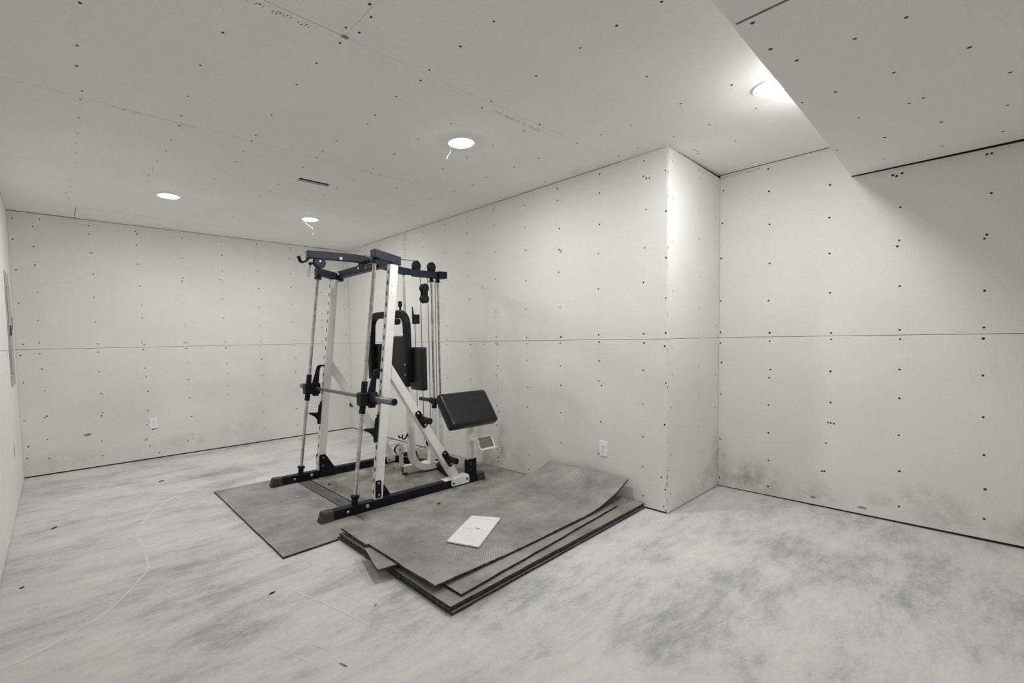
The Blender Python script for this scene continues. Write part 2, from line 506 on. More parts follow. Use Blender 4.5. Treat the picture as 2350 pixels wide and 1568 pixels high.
# dropped soffit across the room
b_ = B(); box(b_, (XL, YS0 + T, ZS + T), (XA, YS1 - T, H + 0.01))
soffit = tag(fin('ceiling_soffit', b_, 'framing'), 'dropped drywall soffit box running across under the ceiling', 'soffit', kind='structure')
b_ = B(); prism(b_, [(1.699, YS0), (XA - .026, YS0), (XA - .009, YS1 + 0.047), (1.699, YS1 - 0.002)], 'xy', ZS - 0.002, ZS + T - 0.002)
fin('drywall_panel', b_, M['dry_ceil'], soffit, bevel=0.0012, seg=1)
panel(soffit, (XL, YS0, ZS + 0.002), (1.693, YS1 - 0.001, ZS + T + 0.002), M['dry_ceil'])
b_ = B(); prism(b_, [(XL, YS1 - T), (XA, YS1 + 0.030), (XA, YS1 + 0.043), (XL, YS1)], 'xy', ZS + T + 0.006, H - 0.003)
fin('drywall_panel', b_, M['dry_ceil'], soffit, bevel=0.0012, seg=1)
panel(soffit, (XL, YS0, ZS + T + 0.003), (XA, YS0 + T, H - 0.003), M['dry_ceil'])
b_ = B(); box(b_, (1.6955, YS0 + 0.3, ZS - 0.0005), (1.6988, YS1 - 0.004, ZS + 0.01))
fin('torn_paper_edge', b_, 'wood', soffit)

# drywall screws (heads of a few pixels each)
SCREW_BACK = [(-230,2368),(-50,2385),(-100,2312),(296,2379),(291,2298),(-236,2180),(-100,2130),(666,2376),(677,2352),(668,2235),(1071,2362),(298,2116),(314,2115),(1068,2145),(672,2043),(-227,1908),(-102,1960),(311,1913),(678,1818),(1054,1897),(1050,1882),(1064,1932),(-96,1712),(305,1687),(-226,1607),(685,1618),(-103,1452),(307,1444),(683,1489),(-107,1245),(-216,1234),(315,1226),(670,1235),(688,1211),(678,1160),(312,1144),(1062,1649),(1067,1423),(1048,1229),(1073,1224),(1460,2370),(1459,2217),(1455,2033),(1424,1939),(1450,1922),(1443,1721),(1446,1500),(1453,1223),(1837,2388),(1837,2262),(1840,2065),(1840,1864),(1837,1640),(1838,1419),(1841,1232),(2219,2388),(2237,2373),(2221,2256),(2229,2070),(2227,1901),(2231,1687),(2228,1460),(2242,1233),(2614,1854),(2619,1582),(2604,1491),(2616,1395),(2611,1217),(2941,2228),(2946,1951),(2942,1643),(2954,1300),(2968,981),(-237,1133),(-108,1144),(-101,1001),(313,951),(681,968),(689,877),(-228,883),(-92,795),(317,733),(699,721),(321,538),(310,510),(689,519),(-86,556),(-103,546),(-241,536),(674,369),(-95,337),(301,258),(667,219),(656,209),(-225,290),(691,144),(-237,183),(-88,155),(303,110),(769,57),(1065,1162),(1456,1157),(1839,1164),(2245,1167),(1065,1006),(1460,975),(1460,859),(1841,1010),(2248,1009),(2616,990),(1842,818),(2245,830),(1071,819),(1456,720),(1839,595),(2242,609),(1071,615),(1462,616),(1836,365),(2242,361),(1082,407),(1838,165),(2248,152),(1080,208),(1038,144),(2959,736),(2962,305)]
SCREW_RIGHT = [(4531,2410),(4530,2375),(4545,2351),(4531,2299),(4542,2243),(4166,2372),(4168,2212),(4172,1986),(3808,2382),(3806,2313),(3811,2097),(3820,1855),(3810,1626),(3806,1344),(3806,1212),(3806,1156),(3451,2389),(3452,2237),(3448,2042),(3440,1821),(3439,1595),(3434,1208),(3434,1156),(3248,1688),(3244,1198),(3246,1155),(3089,2386),(3069,2392),(3076,2240),(3068,1998),(3072,1749),(3067,1452),(3070,1223),(3078,1168),(3057,1168),(3058,1153),(2701,2332),(2697,2150),(2695,1957),(2700,1699),(2699,1455),(2693,1211),(2695,1158),(2350,2390),(2347,2296),(2334,2073),(2345,1905),(2332,1909),(2324,1887),(2313,1898),(2343,1729),(2333,1450),(2333,1212),(2324,1212),(2335,1163),(1960,2398),(1962,2262),(1964,2035),(1974,1823),(1977,1563),(1976,1222),(1974,1169),(1613,2392),(1617,2291),(1596,2272),(1575,2267),(1597,2064),(1608,1809),(1617,1576),(1616,1223),(1613,1160),(1463,2288),(1458,2024),(1458,1722),(1459,1456),(1458,1226),(1465,1137),(3809,1014),(3805,810),(3433,1038),(3436,812),(3057,956),(3079,865),(2696,1016),(2336,978),(1974,1028),(1618,971),(3057,734),(2690,782),(2333,822),(1978,878),(1953,844),(1458,891),(1622,734),(3075,587),(3056,530),(2700,611),(2333,601),(1464,609),(1962,569),(3080,405),(2692,430),(1622,504),(3056,288),(3078,176),(2336,353),(2694,187),(1980,326),(3060,105),(3073,61),(2692,62),(1622,293),(1486,246),(1459,166),(1619,86),(1469,49),(1455,21),(3802,242)]
SCREW_RETURN = [(3066,1124),(3073,945),(3061,717),(3053,397),(3051,130),(3491,1155),(3495,967),(3498,783),(3512,577),(3491,527),(3502,342),(3502,157),(3802,896),(3807,636),(3809,406),(3808,221),(3805,1136),(3073,2359),(3076,2115),(3065,1825),(3074,1503),(3488,2331),(3488,2108),(3489,1906),(3493,1633),(3493,1401),(3490,1215),(3801,2354),(3800,2275),(3800,2105),(3798,1894),(3801,1581),(3801,1279)]
SCREW_ALCOVE = [(1420,2317),(1426,2071),(1436,1801),(1446,1472),(1436,1227),(1434,1142),(1116,2399),(1109,2238),(1103,2001),(1099,1719),(1103,1450),(1093,1215),(1092,1154),(749,2193),(749,1978),(744,1739),(737,1476),(727,1206),(726,1163),(394,1969),(395,1768),(403,1733),(387,1487),(381,1217),(378,1160),(433,2172),(415,2162),(390,2173),(40,2181),(22,2181),(18,1964),(29,1739),(38,1718),(30,1428),(27,1221),(28,1159),(1424,989),(1084,945),(1092,885),(726,946),(377,971),(24,950),(1426,737),(1094,682),(722,735),(374,791),(17,713),(1092,476),(734,596),(719,594),(701,592),(1430,380),(372,559),(743,453),(9,496),(1089,269),(763,253),(749,256),(365,332),(1090,72),(1442,67),(0,301),(362,108),(-1,130)]
SCREW_CEIL = [(1719,2691),(2128,2172),(2120,2422),(2130,2699),(2506,2351),(2497,2635),(2519,2819),(2127,3035),(2108,3277),(2914,2394),(2911,2908),(2464,3603),(2498,3592),(2515,3033),(2492,3341),(125,2238),(126,2558),(129,2744),(155,2992),(152,3097),(153,3349),(155,3598),(153,3786),(159,3966),(158,4181),(142,4816),(124,5048),(144,5223),(152,4619),(551,2085),(534,2389),(549,2725),(562,2978),(577,3120),(576,3360),(580,3565),(568,3808),(567,4007),(562,4156),(570,4303),(914,2271),(914,2042),(929,1844),(904,1740),(958,1734),(911,1565),(949,1623),(926,2659),(941,2976),(946,3074),(953,3265),(966,3490),(968,3729),(939,3948),(937,4296),(1325,1763),(1343,1858),(1335,2058),(1352,2299),(1372,2420),(1705,2401),(1340,2741),(1344,2955),(1355,3079),(1357,3309),(1361,3550),(1353,3777),(1743,3014),(1717,2692),(1751,3324),(1734,3581),(1734,3811),(1725,4042),(1738,4169),(2107,3277),(2101,3703),(1353,3994),(1342,4188),(567,5514),(1342,5009),(1320,1334),(1321,1537),(1736,1782),(1742,1862),(1735,2112),(1715,851),(1706,1032),(1715,1212),(1734,1475),(2139,1135),(2533,896),(2521,1146),(2890,897),(2128,1788),(2122,1903),(2545,1448),(2523,1635),(2897,1144),(2895,1358),(3263,1128),(2509,1804),(3205,1365),(3241,1356),(3287,1373),(2887,1593),(2907,1746),(2514,2122),(2914,2129)]
SCREW_SOFFIT = [(1725,548),(1928,554),(2081,511),(2086,342),(2076,210),(2471,281),(2467,78),(2827,-25),(2473,466),(2834,223),(2851,270),(2472,583),(2852,445),(3227,188),(3224,-25),(3241,399),(3626,-16),(3250,602),(3637,447),(3639,206)]

def screws(parent, pts, fn, nrm, r=0.0058):
    b_ = B()
    nv = Vector(nrm)
    for a, c in pts:
        p = Vector(fn(a / 1000.0, c / 1000.0))
        rr = r * random.uniform(0.85, 1.15)
        lathe(b_, p - nv * 0.0005, nv, [(0, rr), (0.0011, rr), (0.0014, rr * 0.5)], 8)
    return tag(fin('screw_heads', b_, 'screw', parent), 'black drywall screw heads', kind='stuff')
screws(wall_back, SCREW_BACK, lambda a, c: (min(max(a, XL + .012), XR - .012), YB, c), (0, -1, 0))
screws(wall_right, SCREW_RIGHT, lambda a, c: (XR, a, min(c, H - .015)), (-1, 0, 0))
screws(wall_return, SCREW_RETURN, lambda a, c: (min(a, XA - .012), YJ, min(c, H - .03)), (0, -1, 0), 0.0045)
screws(wall_alcove, SCREW_ALCOVE, lambda a, c: (XA, min(a, YJ - .012), c), (-1, 0, 0), 0.0064)
screws(ceiling, [p for p in SCREW_CEIL if p[1] > 640], lambda a, c: (min(max(a, XL + .012), (XR if c > YJ else XA) - .012), c, H - (0.0035 if c > 5.5 else 0)), (0, 0, -1), 0.0056)
screws(soffit, SCREW_SOFFIT, lambda a, c: (a, c, ZS - 0.002), (0, 0, -1), 0.0062)

# faded illegible ink stamps along the board edges
def stamp(parent, p0, dx, dy, length, hgt, words, nz, seed):
    rnd = random.Random(seed)
    b_ = B()
    p0, dx, dy, nz = Vector(p0), Vector(dx), Vector(dy), Vector(nz) * 0.0006
    total = sum(words) + 1.6 * (len(words) - 1)
    cw = length / total
    t = 0.0
    for w in words:
        for k in range(w):
            for s in range(rnd.choice((2, 3, 3))):
                x0 = t + rnd.uniform(0.05, 0.55) * cw; y0 = rnd.uniform(0.0, 0.7) * hgt
                if rnd.random() < 0.5:
                    ww, h2 = 0.16 * cw, rnd.uniform(0.35, 0.9) * hgt
                else:
                    ww, h2 = rnd.uniform(0.3, 0.55) * cw, 0.17 * hgt
                h2 = min(h2, hgt - y0)
                q = [p0 + dx * a + dy * c + nz for a, c in ((x0, y0), (x0 + ww, y0), (x0 + ww, y0 + h2), (x0, y0 + h2))]
                b_.faces.new([b_.verts.new(v) for v in q])
            t += cw
        t += 1.6 * cw
    return tag(fin('ink_stamp', b_, 'ink', parent), 'faded illegible ink stamp', kind='stuff')
Zm = (0, 0, -1)
stamp(ceiling, (0.50, 1.815, H), (1, 0, 0), (0, 1, 0), 0.30, 0.026, (1, 3, 3, 6, 4), Zm, 1)
stamp(ceiling, (0.276, 3.080, H), (1, 0, 0), (0, 1, 0), 0.37, 0.018, (5, 4, 3, 3, 9), Zm, 2)
stamp(ceiling, (1.82, 1.832, H), (1, 0, 0), (0, 1, 0), 0.37, 0.024, (4, 5, 2, 2, 7), Zm, 3)
stamp(ceiling, (1.68, 3.085, H), (1, 0, 0), (0, 1, 0), 0.37, 0.016, (4, 3, 3, 2, 8), Zm, 4)
stamp(wall_alcove, (XA, 1.435, H - 0.036), (0, -1, 0), (0, 0, 1), 0.265, 0.020, (5, 3, 4, 5, 3), (-1, 0, 0), 5)
stamp(wall_return, (3.46, YJ, H - 0.052), (1, 0, 0), (0, 0, 1), 0.30, 0.018, (4, 3, 2, 2, 3), (0, -1, 0), 6)

# pale curved line and scratches on the concrete
def ribbon(name, pts, w, mat, label, n=10):
    P = [Vector((p[0], p[1], 0)) for p in pts]
    S = []
    for i in range(len(P) - 1):
        a, b2, c, d = P[max(i - 1, 0)], P[i], P[i + 1], P[min(i + 2, len(P) - 1)]
        for k in range(n):
            t = k / n
            S.append(0.5 * ((2 * b2) + (c - a) * t + (2 * a - 5 * b2 + 4 * c - d) * t * t + (3 * b2 - a - 3 * c + d) * t ** 3))
    S.append(P[-1])
    b_ = B()
    prev = None
    for i, p in enumerate(S):
        t = (S[min(i + 1, len(S) - 1)] - S[max(i - 1, 0)]).normalized()
        nn = Vector((-t.y, t.x, 0))
        ww = w * (0.75 + 0.5 * noise.noise(p * 9.0)) * min(1.0, 0.25 + 0.2 * min(i, len(S) - 1 - i))
        row = (b_.verts.new(p + nn * ww / 2 + Vector((0, 0, .0006))), b_.verts.new(p - nn * ww / 2 + Vector((0, 0, .0006))))
        if prev:
            b_.faces.new((prev[0], prev[1], row[1], row[0]))
        prev = row
    return tag(fin(name, b_, mat, floor), label)
ribbon('floor_line', [(-0.209, 2.466), (-0.065, 2.534), (0.125, 2.688), (0.265, 2.93), (0.319, 3.07), (0.331, 3.438), (0.343, 3.695), (0.446, 4.018), (0.644, 4.343), (0.935, 4.558), (1.235, 4.625), (1.636, 4.636), (2.2, 4.62)], 0.018, 'chalk', 'pale curved line across the concrete')
ribbon('floor_scratch', [(0.80, 2.26), (0.86, 2.05), (0.90, 1.90), (0.93, 1.75)], 0.014, 'chalk', 'pale smear on the concrete')
ribbon('floor_scratch', [(0.94, 2.12), (0.98, 1.98), (1.00, 1.86)], 0.006, 'chalk2', 'thin pale scratch')
ribbon('floor_scratch', [(0.58, 1.90), (0.62, 1.80), (0.64, 1.73)], 0.005, 'chalk2', 'thin pale scratch')
ribbon('floor_scratch', [(0.70, 1.80), (0.74, 1.70)], 0.004, 'chalk2', 'thin pale scratch')

# small damage on the walls and ceiling
def patch(name, parent, pts, mat, label):
    b_ = B(); b_.faces.new([b_.verts.new(p) for p in pts])
    return tag(fin(name, b_, mat, parent), label)
patch('wall_tear', wall_left, [(XL + .0008, 4.93, .50), (XL + .0008, 4.965, .47), (XL + .0008, 4.985, .42), (XL + .0008, 4.95, .36), (XL + .0008, 4.935, .41)], 'slot', 'dark gash torn in the wall')
patch('wall_stain_spot', wall_back, [(.165, YB - .0008, .345), (.20, YB - .0008, .352), (.228, YB - .0008, .346), (.222, YB - .0008, .33), (.19, YB - .0008, .322), (.172, YB - .0008, .328)], 'wood', 'small brown spot')
for k, (a, z, ww) in enumerate(((0.812, 0.058, .035), (0.545, 0.054, .055))):
    patch('wall_chip', wall_alcove, [(XA - .0008, a + ww / 2, z - .003), (XA - .0008, a, z + .010), (XA - .0008, a - ww / 2, z + .004), (XA - .0008, a - ww / 3, z - .008)], 'wood', 'chipped brown spot low on the wall')
b_ = B(); box(b_, (0.912, 1.786, H - .0035), (0.940, 1.803, H - .0005))
tag(fin('torn_paper', b_, 'wood', ceiling, bevel=.001), 'torn brown paper at a board corner')
b_ = B(); box(b_, (2.56, YB - .012, H - .010), (2.76, YB - .001, H - .0055))
tag(fin('wood_shim', b_, 'wood', ceiling, bevel=.001), 'sliver of brown wood at the wall joint')

# ------------------------------------------------------------------ ceiling downlights
def downlight(x, y, z, label, lens='lens'):
    t = thing('downlight', label, 'ceiling light', (x, y, z), 0, 'round recessed ceiling lights')
    b_ = B()
    n = 40
    prof = [(0.072, 0.0), (0.073, -0.0065), (0.084, -0.0065), (0.0885, -0.002), (0.0885, 0.0)]
    R = [[b_.verts.new((x + r * math.cos(2 * math.pi * k / n), y + r * math.sin(2 * math.pi * k / n), z + h)) for k in range(n)] for r, h in prof]
    for a, c in zip(R, R[1:] + R[:1]):
        for k in range(n):
            b_.faces.new((a[k], a[(k + 1) % n], c[(k + 1) % n], c[k]))
    fin('trim_ring', b_, 'trim', t, smooth=True)
    b_ = B()
    R = [[b_.verts.new((x + r * math.cos(2 * math.pi * k / n), y + r * math.sin(2 * math.pi * k / n), z + h)) for k in range(n)] for r, h in ((0.0718, -0.003), (0.066, -0.0075), (0.045, -0.0105), (0.02, -0.0118))]
    for a, c in zip(R, R[1:]):
        for k in range(n):
            b_.faces.new((a[k], a[(k + 1) % n], c[(k + 1) % n], c[k]))
    b_.faces.new(R[-1])
    fin('lens', b_, lens, t, smooth=True)
downlight(1.940, 2.268, H, 'lit round ceiling light in the middle of the ceiling')
downlight(0.754, 4.620, H, 'lit round ceiling light nearest the left wall', 'lens_dim')
downlight(1.952, 4.634, H, 'lit round ceiling light with a pale thread dangling below, above the machine', 'lens_dim')
downlight(2.705, 0.768, H, 'lit round ceiling light half hidden by the soffit edge')
downlight(0.75, -1.65, H, 'added fill light behind the viewer, unseen, beyond the soffit', 'lens_fill')  # added out-of-view lamp that brightens the soffit and ceiling

def thread(name, pts, label):
    b_ = B(); tube(b_, pts, 0.0004, 5)
    return tag(fin(name, b_, 'thread', origin=pts[0]), label, 'thread', 'pale threads hanging from ceiling lights')
thread('hanging_thread', [(1.90, 4.68, H), (1.93, 4.66, H - .05), (1.975, 4.64, H - .085), (1.995, 4.66, H - .12), (1.985, 4.67, H - .15)], 'long pale thread looped under the ceiling light above the machine')
thread('hanging_thread', [(1.93, 2.37, H), (1.945, 2.375, H - .02), (1.925, 2.385, H - .05), (1.915, 2.385, H - .075)], 'short pale thread under the middle ceiling light')

# ------------------------------------------------------------------ electrical outlets and breaker panel
def outlet(origin, u, nrm, label):
    O, U, N, Z = Vector(origin), Vector(u), Vector(nrm), Vector((0, 0, 1))
    t = thing('electrical_outlet', label, 'outlet', origin, 0, 'white duplex outlets')
    def ob(name, mat, parent, c, su, sz, d0, d1, bev=0.0):
        b_ = B()
        pts = rrect(-su, -sz, su, sz, min(su, sz) * 0.3, 3)
        A = [b_.verts.new(O + U * (c[0] + p) + Z * (c[1] + q) + N * d0) for p, q in pts]
        C = [b_.verts.new(O + U * (c[0] + p) + Z * (c[1] + q) + N * d1) for p, q in pts]
        b_.faces.new(A); b_.faces.new(list(reversed(C)))
        for i in range(len(pts)):
            b_.faces.new((A[i], A[(i + 1) % len(pts)], C[(i + 1) % len(pts)], C[i]))
        return fin(name, b_, mat, parent, bevel=bev)
    ob('plate', 'plastic', t, (0, 0), 0.035, 0.0575, 0.0, 0.006, 0.0025)
    for s in (-1, 1):
        r = ob('receptacle', 'plastic', t, (0, s * 0.0195), 0.0165, 0.0135, 0.005, 0.008, 0.001)
        for q in (-1, 1):
            ob('slot', 'slot', r, (q * 0.006, s * 0.0195 + 0.003), 0.0012, 0.0045, 0.0075, 0.0083)
        ob('ground_hole', 'slot', r, (0, s * 0.0195 - 0.0075), 0.0023, 0.0023, 0.0075, 0.0083)
    ob('screw', 'bolt', t, (0, 0), 0.003, 0.003, 0.0055, 0.0072)
    return t
outlet((0.7345, YB, 0.379), (1, 0, 0), (0, -1, 0), 'white duplex outlet on the end wall left of the machine')
outlet((XR, 1.938, 0.369), (0, -1, 0), (-1, 0, 0), 'white duplex outlet on the long wall above the curled mat')
patch('outlet_gap', wall_back, [(.70, YB - .0008, .3235), (.77, YB - .0008, .3235), (.765, YB - .0008, .317), (.735, YB - .0008, .315), (.726, YB - .0008, .306), (.72, YB - .0008, .315)], 'framing', 'dark torn gap under the outlet')

t = thing('breaker_panel', 'grey metal breaker panel set in the left wall', 'breaker panel', (XL, 5.31, 0.90))
b_ = B(); prism(b_, [(5.09, .90), (5.52, .90), (5.52, 1.70), (5.45, 1.73), (5.43, 1.80), (5.09, 1.80)], 'yz', XL - .004, XL + .006)
fin('cover', b_, 'panelgrey', t, bevel=.002)
b_ = B(); box(b_, (XL + .006, 5.15, 1.00), (XL + .010, 5.46, 1.68))
dr = fin('door', b_, 'panelgrey', t, bevel=.002)
b_ = B()
for lo, hi in (((XL + .0055, 5.143, .993), (XL + .0075, 5.149, 1.687)), ((XL + .0055, 5.461, .993), (XL + .0075, 5.467, 1.687)), ((XL + .0055, 5.149, 1.681), (XL + .0075, 5.461, 1.687)), ((XL + .0055, 5.149, .993), (XL + .0075, 5.461, .999))):
    box(b_, lo, hi)
fin('door_seam', b_, 'panelseam', t)
b_ = B(); box(b_, (XL + .010, 5.17, 1.30), (XL + .018, 5.21, 1.38))
fin('latch', b_, 'slot', dr, bevel=.002)
b_ = B(); box(b_, (XL + .006, 5.48, 1.35), (XL + .012, 5.51, 1.46))
fin('sticker', b_, 'slot', t)

# ------------------------------------------------------------------ rubber mats
SIDE = lambda f: abs(f.normal.z) < 0.6
def flat_mat(pts, z0, z1, mat, label, group, wav=0.0):
    cx = sum(p[0] for p in pts) / len(pts); cy = sum(p[1] for p in pts) / len(pts)
    b_ = B()
    P = []
    n = len(pts)
    rnd = random.Random(len(label))
    for i in range(n):
        a, c = Vector(pts[i]), Vector(pts[(i + 1) % n])
        k = max(2, int((c - a).length / 0.09))
        d = (c - a).normalized()
        for j in range(k):
            q = a + (c - a) * (j / k)
            if j:
                q = q + Vector((-d.y, d.x)) * rnd.uniform(-.0022, .0022)
            P.append((q.x, q.y))
    prism(b_, P, 'xy', z0, z1)
    o = fin('rubber_mat', b_, mat, origin=(cx, cy, z0), mat2='mat_edge', pick2=SIDE)
    return tag(o, label, 'rubber mat', group)
MF = 0.0122
gM, gS = 'rubber mats under the machine', 'rubber mats stacked beside the machine'
flat_mat([(0.884, 2.628), (1.215, 2.640), (1.218, 2.664), (1.468, 2.668), (1.471, 4.200), (0.898, 4.212)], 0, MF, 'mat_floor', 'dusty grey rubber mat sticking out in front of the machine', gM)
flat_mat([(1.477, 2.945), (1.574, 2.945), (1.578, 4.200), (1.479, 4.200)], 0, MF - .0012, 'mat_dark', 'narrow clean dark rubber mat strip between the machine rails', gM)
flat_mat([(1.474, 2.672), (2.998, 2.672), (2.998, 4.195), (1.585, 4.200), (1.581, 2.940), (1.474, 2.940)], 0, MF, 'mat_inner', 'dirt-stained rubber mat under the machine reaching the long wall', gM)
flat_mat([(1.226, 1.557), (2.994, 1.606), (2.990, 2.660), (1.226, 2.658)], 0.0002, 0.0125, 'mat_brown', 'lowest rubber mat of the stack, resting on the concrete', gS)
flat_mat([(1.221, 1.570), (2.990, 1.612), (2.990, 2.650), (1.232, 2.648)], 0.0128, 0.0255, 'mat_brown', 'second rubber mat from the bottom of the stack', gS)
flat_mat([(1.223, 1.562), (2.996, 1.608), (2.992, 2.656), (1.227, 2.650)], 0.0258, 0.0400, 'mat_brown', 'brown-dusted rubber mat with a wide bare border, third from the floor', gS)
flat_mat([(1.306, 1.588), (2.786, 1.694), (2.780, 2.56), (1.300, 2.54)], 0.0403, 0.0535, 'mat_top', 'ribbed rubber mat showing along the long side under the top mat', gS)
flat_mat([(1.136, 2.031), (1.262, 2.010), (1.296, 2.26), (1.207, 2.301)], 0.0538, 0.0665, 'mat_top', 'small tapered rubber offcut poking out of the stack corner', gS)

def top_mat():
    nu, nv = 90, 34
    def P(u, v):
        nx, ny = 1.240 + (3.000 - 1.240) * 1, 0
        near = Vector((1.238 + u * 1.735, 1.690 + 0.028 * u))
        far = Vector((1.236 + u * 1.735, 2.640 - 0.205 * u + 0.06 * u * (1 - u)))
        p = near.lerp(far, v)
        x = p.x
        z = 0.0720
        if x > 2.42:
            k = (x - 2.42) / (2.973 - 2.42)
            z += 0.120 * k ** 2.0
        # sag over the near and left edges, ripples in the sheet
        e = max(0.0, 1 - v / 0.25)
        z += 0.006 * math.sin(u * 9.0 + 1.0) * (1 - u) * (0.4 + 0.6 * e) + 0.007 * noise.noise(Vector((p.x * 2.6, p.y * 2.6, 3.1))) * (1 if u < 0.75 else 0.4)
        lf = max(0.0, 1 - u / 0.12)
        z += lf * (0.008 * math.sin(v * 6.0 + 0.8) - 0.004)
        z = max(z, 0.0795 if (u < 0.06 and 0.3 < v < 0.66) else 0.0672) if u < 0.8 else z
        return Vector((x, p.y, z))
    b_ = B()
    th = 0.0118
    top, bot = [], []
    for i in range(nu + 1):
        rt, rb = [], []
        for j in range(nv + 1):
            p = P(i / nu, j / nv)
            du = P(min(i / nu + .01, 1), j / nv) - P(max(i / nu - .01, 0), j / nv)
            nrm = Vector((-du.z, 0, du.x)).normalized()
            jit = random.uniform(-.0015, .0015) if (j in (0, nv) or i in (0, nu)) else 0.0
            q = p + Vector((0, jit, 0))
            rt.append(b_.verts.new(q)); rb.append(b_.verts.new(q - nrm * th))
        top.append(rt); bot.append(rb)
    for i in range(nu):
        for j in range(nv):
            b_.faces.new((top[i][j], top[i + 1][j], top[i + 1][j + 1], top[i][j + 1]))
            b_.faces.new((bot[i][j], bot[i][j + 1], bot[i + 1][j + 1], bot[i + 1][j]))
    sides = []
    for i in range(nu):
        for j in (0, nv):
            sides.append(b_.faces.new((top[i][j], top[i + 1][j], bot[i + 1][j], bot[i][j])))
    for j in range(nv):
        for i in (0, nu):
            sides.append(b_.faces.new((top[i][j], top[i][j + 1], bot[i][j + 1], bot[i][j])))
    S = set(sides)
    o = fin('rubber_mat', b_, 'mat_top', origin=(2.1, 2.1, 0.054), smooth=True, mat2='mat_edge', pick2=lambda f: f in S)
    return tag(o, 'topmost rubber mat of the stack, its end curled up against the wall', 'rubber mat', gS)
TOPMAT = top_mat()

# white sheet with punched holes lying on the mats
pz = 0.0795
C4 = [Vector((1.912, 2.202)), Vector((2.014, 2.049)), Vector((1.644, 1.844)), Vector((1.567, 2.020))]
t = thing('metal_sheet', 'white rectangular metal sheet with punched holes lying on the top mat', 'sheet', (1.79, 2.03, pz - .003))
b_ = B()
prism(b_, [(c.x, c.y) for c in C4], 'xy', pz, pz + 0.0025)
fin('sheet', b_, 'plate', t)
b_ = B()
for i, j in ((2, 3), (1, 2), (0, 1), (3, 0)):
    a, c = C4[i], C4[j]
    d = (c - a).normalized(); nn = Vector((-d.y, d.x)) * 0.0025
    prism(b_, [(a.x, a.y), (c.x, c.y), (c.x + nn.x, c.y + nn.y), (a.x + nn.x, a.y + nn.y)], 'xy', pz - .003, pz + .004)
fin('folded_lip', b_, 'plate', t)
def onsheet(s, q):
    return C4[0].lerp(C4[1], s).lerp(C4[3].lerp(C4[2], s), q)
hole_me = None
for q, (s0, s1), cnt in ((0.09, (0.09, 0.90), 12), (0.50, (0.10, 0.90), 11)):
    for k in range(cnt):
        p = onsheet(s0 + (s1 - s0) * k / (cnt - 1), q)
        if hole_me is None:
            b_ = B(); lathe(b_, (0, 0, 0), (0, 0, 1), [(0, .0026), (.0004, .0026)], 8)
            ho = fin('punched_hole', b_, 'slot', None)
            hole_me = ho.data
        else:
            ho = bpy.data.objects.new('punched_hole', hole_me); COL.objects.link(ho)
        ho.parent = t
        ho.location = (p.x - 1.79, p.y - 2.03, pz + .0023 - (pz - .003))
a, c = onsheet(0.47, 0.46), onsheet(0.62, 0.47)
d = (c - a).normalized(); nn = Vector((-d.y, d.x)) * 0.006
b_ = B(); prism(b_, [(a.x, a.y), (c.x, c.y), (c.x + nn.x, c.y + nn.y), (a.x + nn.x, a.y + nn.y)], 'xy', pz + .002, pz + .003)
fin('slot', b_, 'slot', t)

# ------------------------------------------------------------------ litter
def chip(name, x, y, z, l, w, h, rz, mat, label, cat='debris', group='litter on the floor and mats'):
    b_ = B()
    prof = arc((0, 0), 1, 0, 360, 9)[:-1]
    rnd = random.Random(int(x * 1000 + y * 77))
    pts = [(p * l / 2 * rnd.uniform(.75, 1.1), q * w / 2 * rnd.uniform(.75, 1.1)) for p, q in prof]
    ca, sa = math.cos(rz), math.sin(rz)
    prism(b_, [(x + p * ca - q * sa, y + p * sa + q * ca) for p, q in pts], 'xy', z, z + h)
    return tag(fin(name, b_, mat, origin=(x, y, z)), label, cat, group)
chip('debris_chip', 1.326, 3.579, MF, .030, .010, .006, .3, 'chip', 'thin pale chip left of two others on the front mat')
chip('debris_chip', 1.420, 3.526, MF, .024, .018, .009, 1.0, 'chip', 'larger pale chip beside the mat seam')
chip('debris_chip', 1.395, 3.426, MF, .022, .016, .008, .2, 'chip', 'brownish chip nearest the viewer on the front mat')
chip('debris_chip', 1.120, 4.140, MF, .075, .008, .004, .12, 'chip', 'long pale sliver near the far edge of the front mat')
chip('debris_flake', 1.640, 3.700, MF, .030, .022, .007, .5, 'leaf', 'small black flake between the machine rails')
chip('debris_flake', 1.908, 2.545, .0745, .035, .010, .006, .2, 'leaf', 'curled black scrap near the far edge of the top mat')
chip('debris_flake', -.180, 3.246, 0, .020, .012, .004, .4, 'leaf', 'black speck on the concrete by the left wall')
chip('debris_flake', .638, 4.916, 0, .055, .010, .006, .5, 'leaf', 'dark curled sliver on the concrete near the end wall')
chip('debris_flake', -.062, 4.168, 0, .050, .012, .006, .9, 'leaf', 'dark leaf scrap on the concrete left of the curved line')
chip('debris_flake', .739, 1.598, 0, .045, .004, .004, 1.9, 'wood', 'thin reddish splinter on the concrete in front')
chip('debris_flake', .718, 2.305, 0, .030, .012, .004, .2, 'leaf', 'small dark tangle on the concrete before the mats')
chip('debris_flake', 1.025, 1.863, 0, .018, .010, .004, .7, 'wood', 'small brown crumb on the concrete beside the stack')

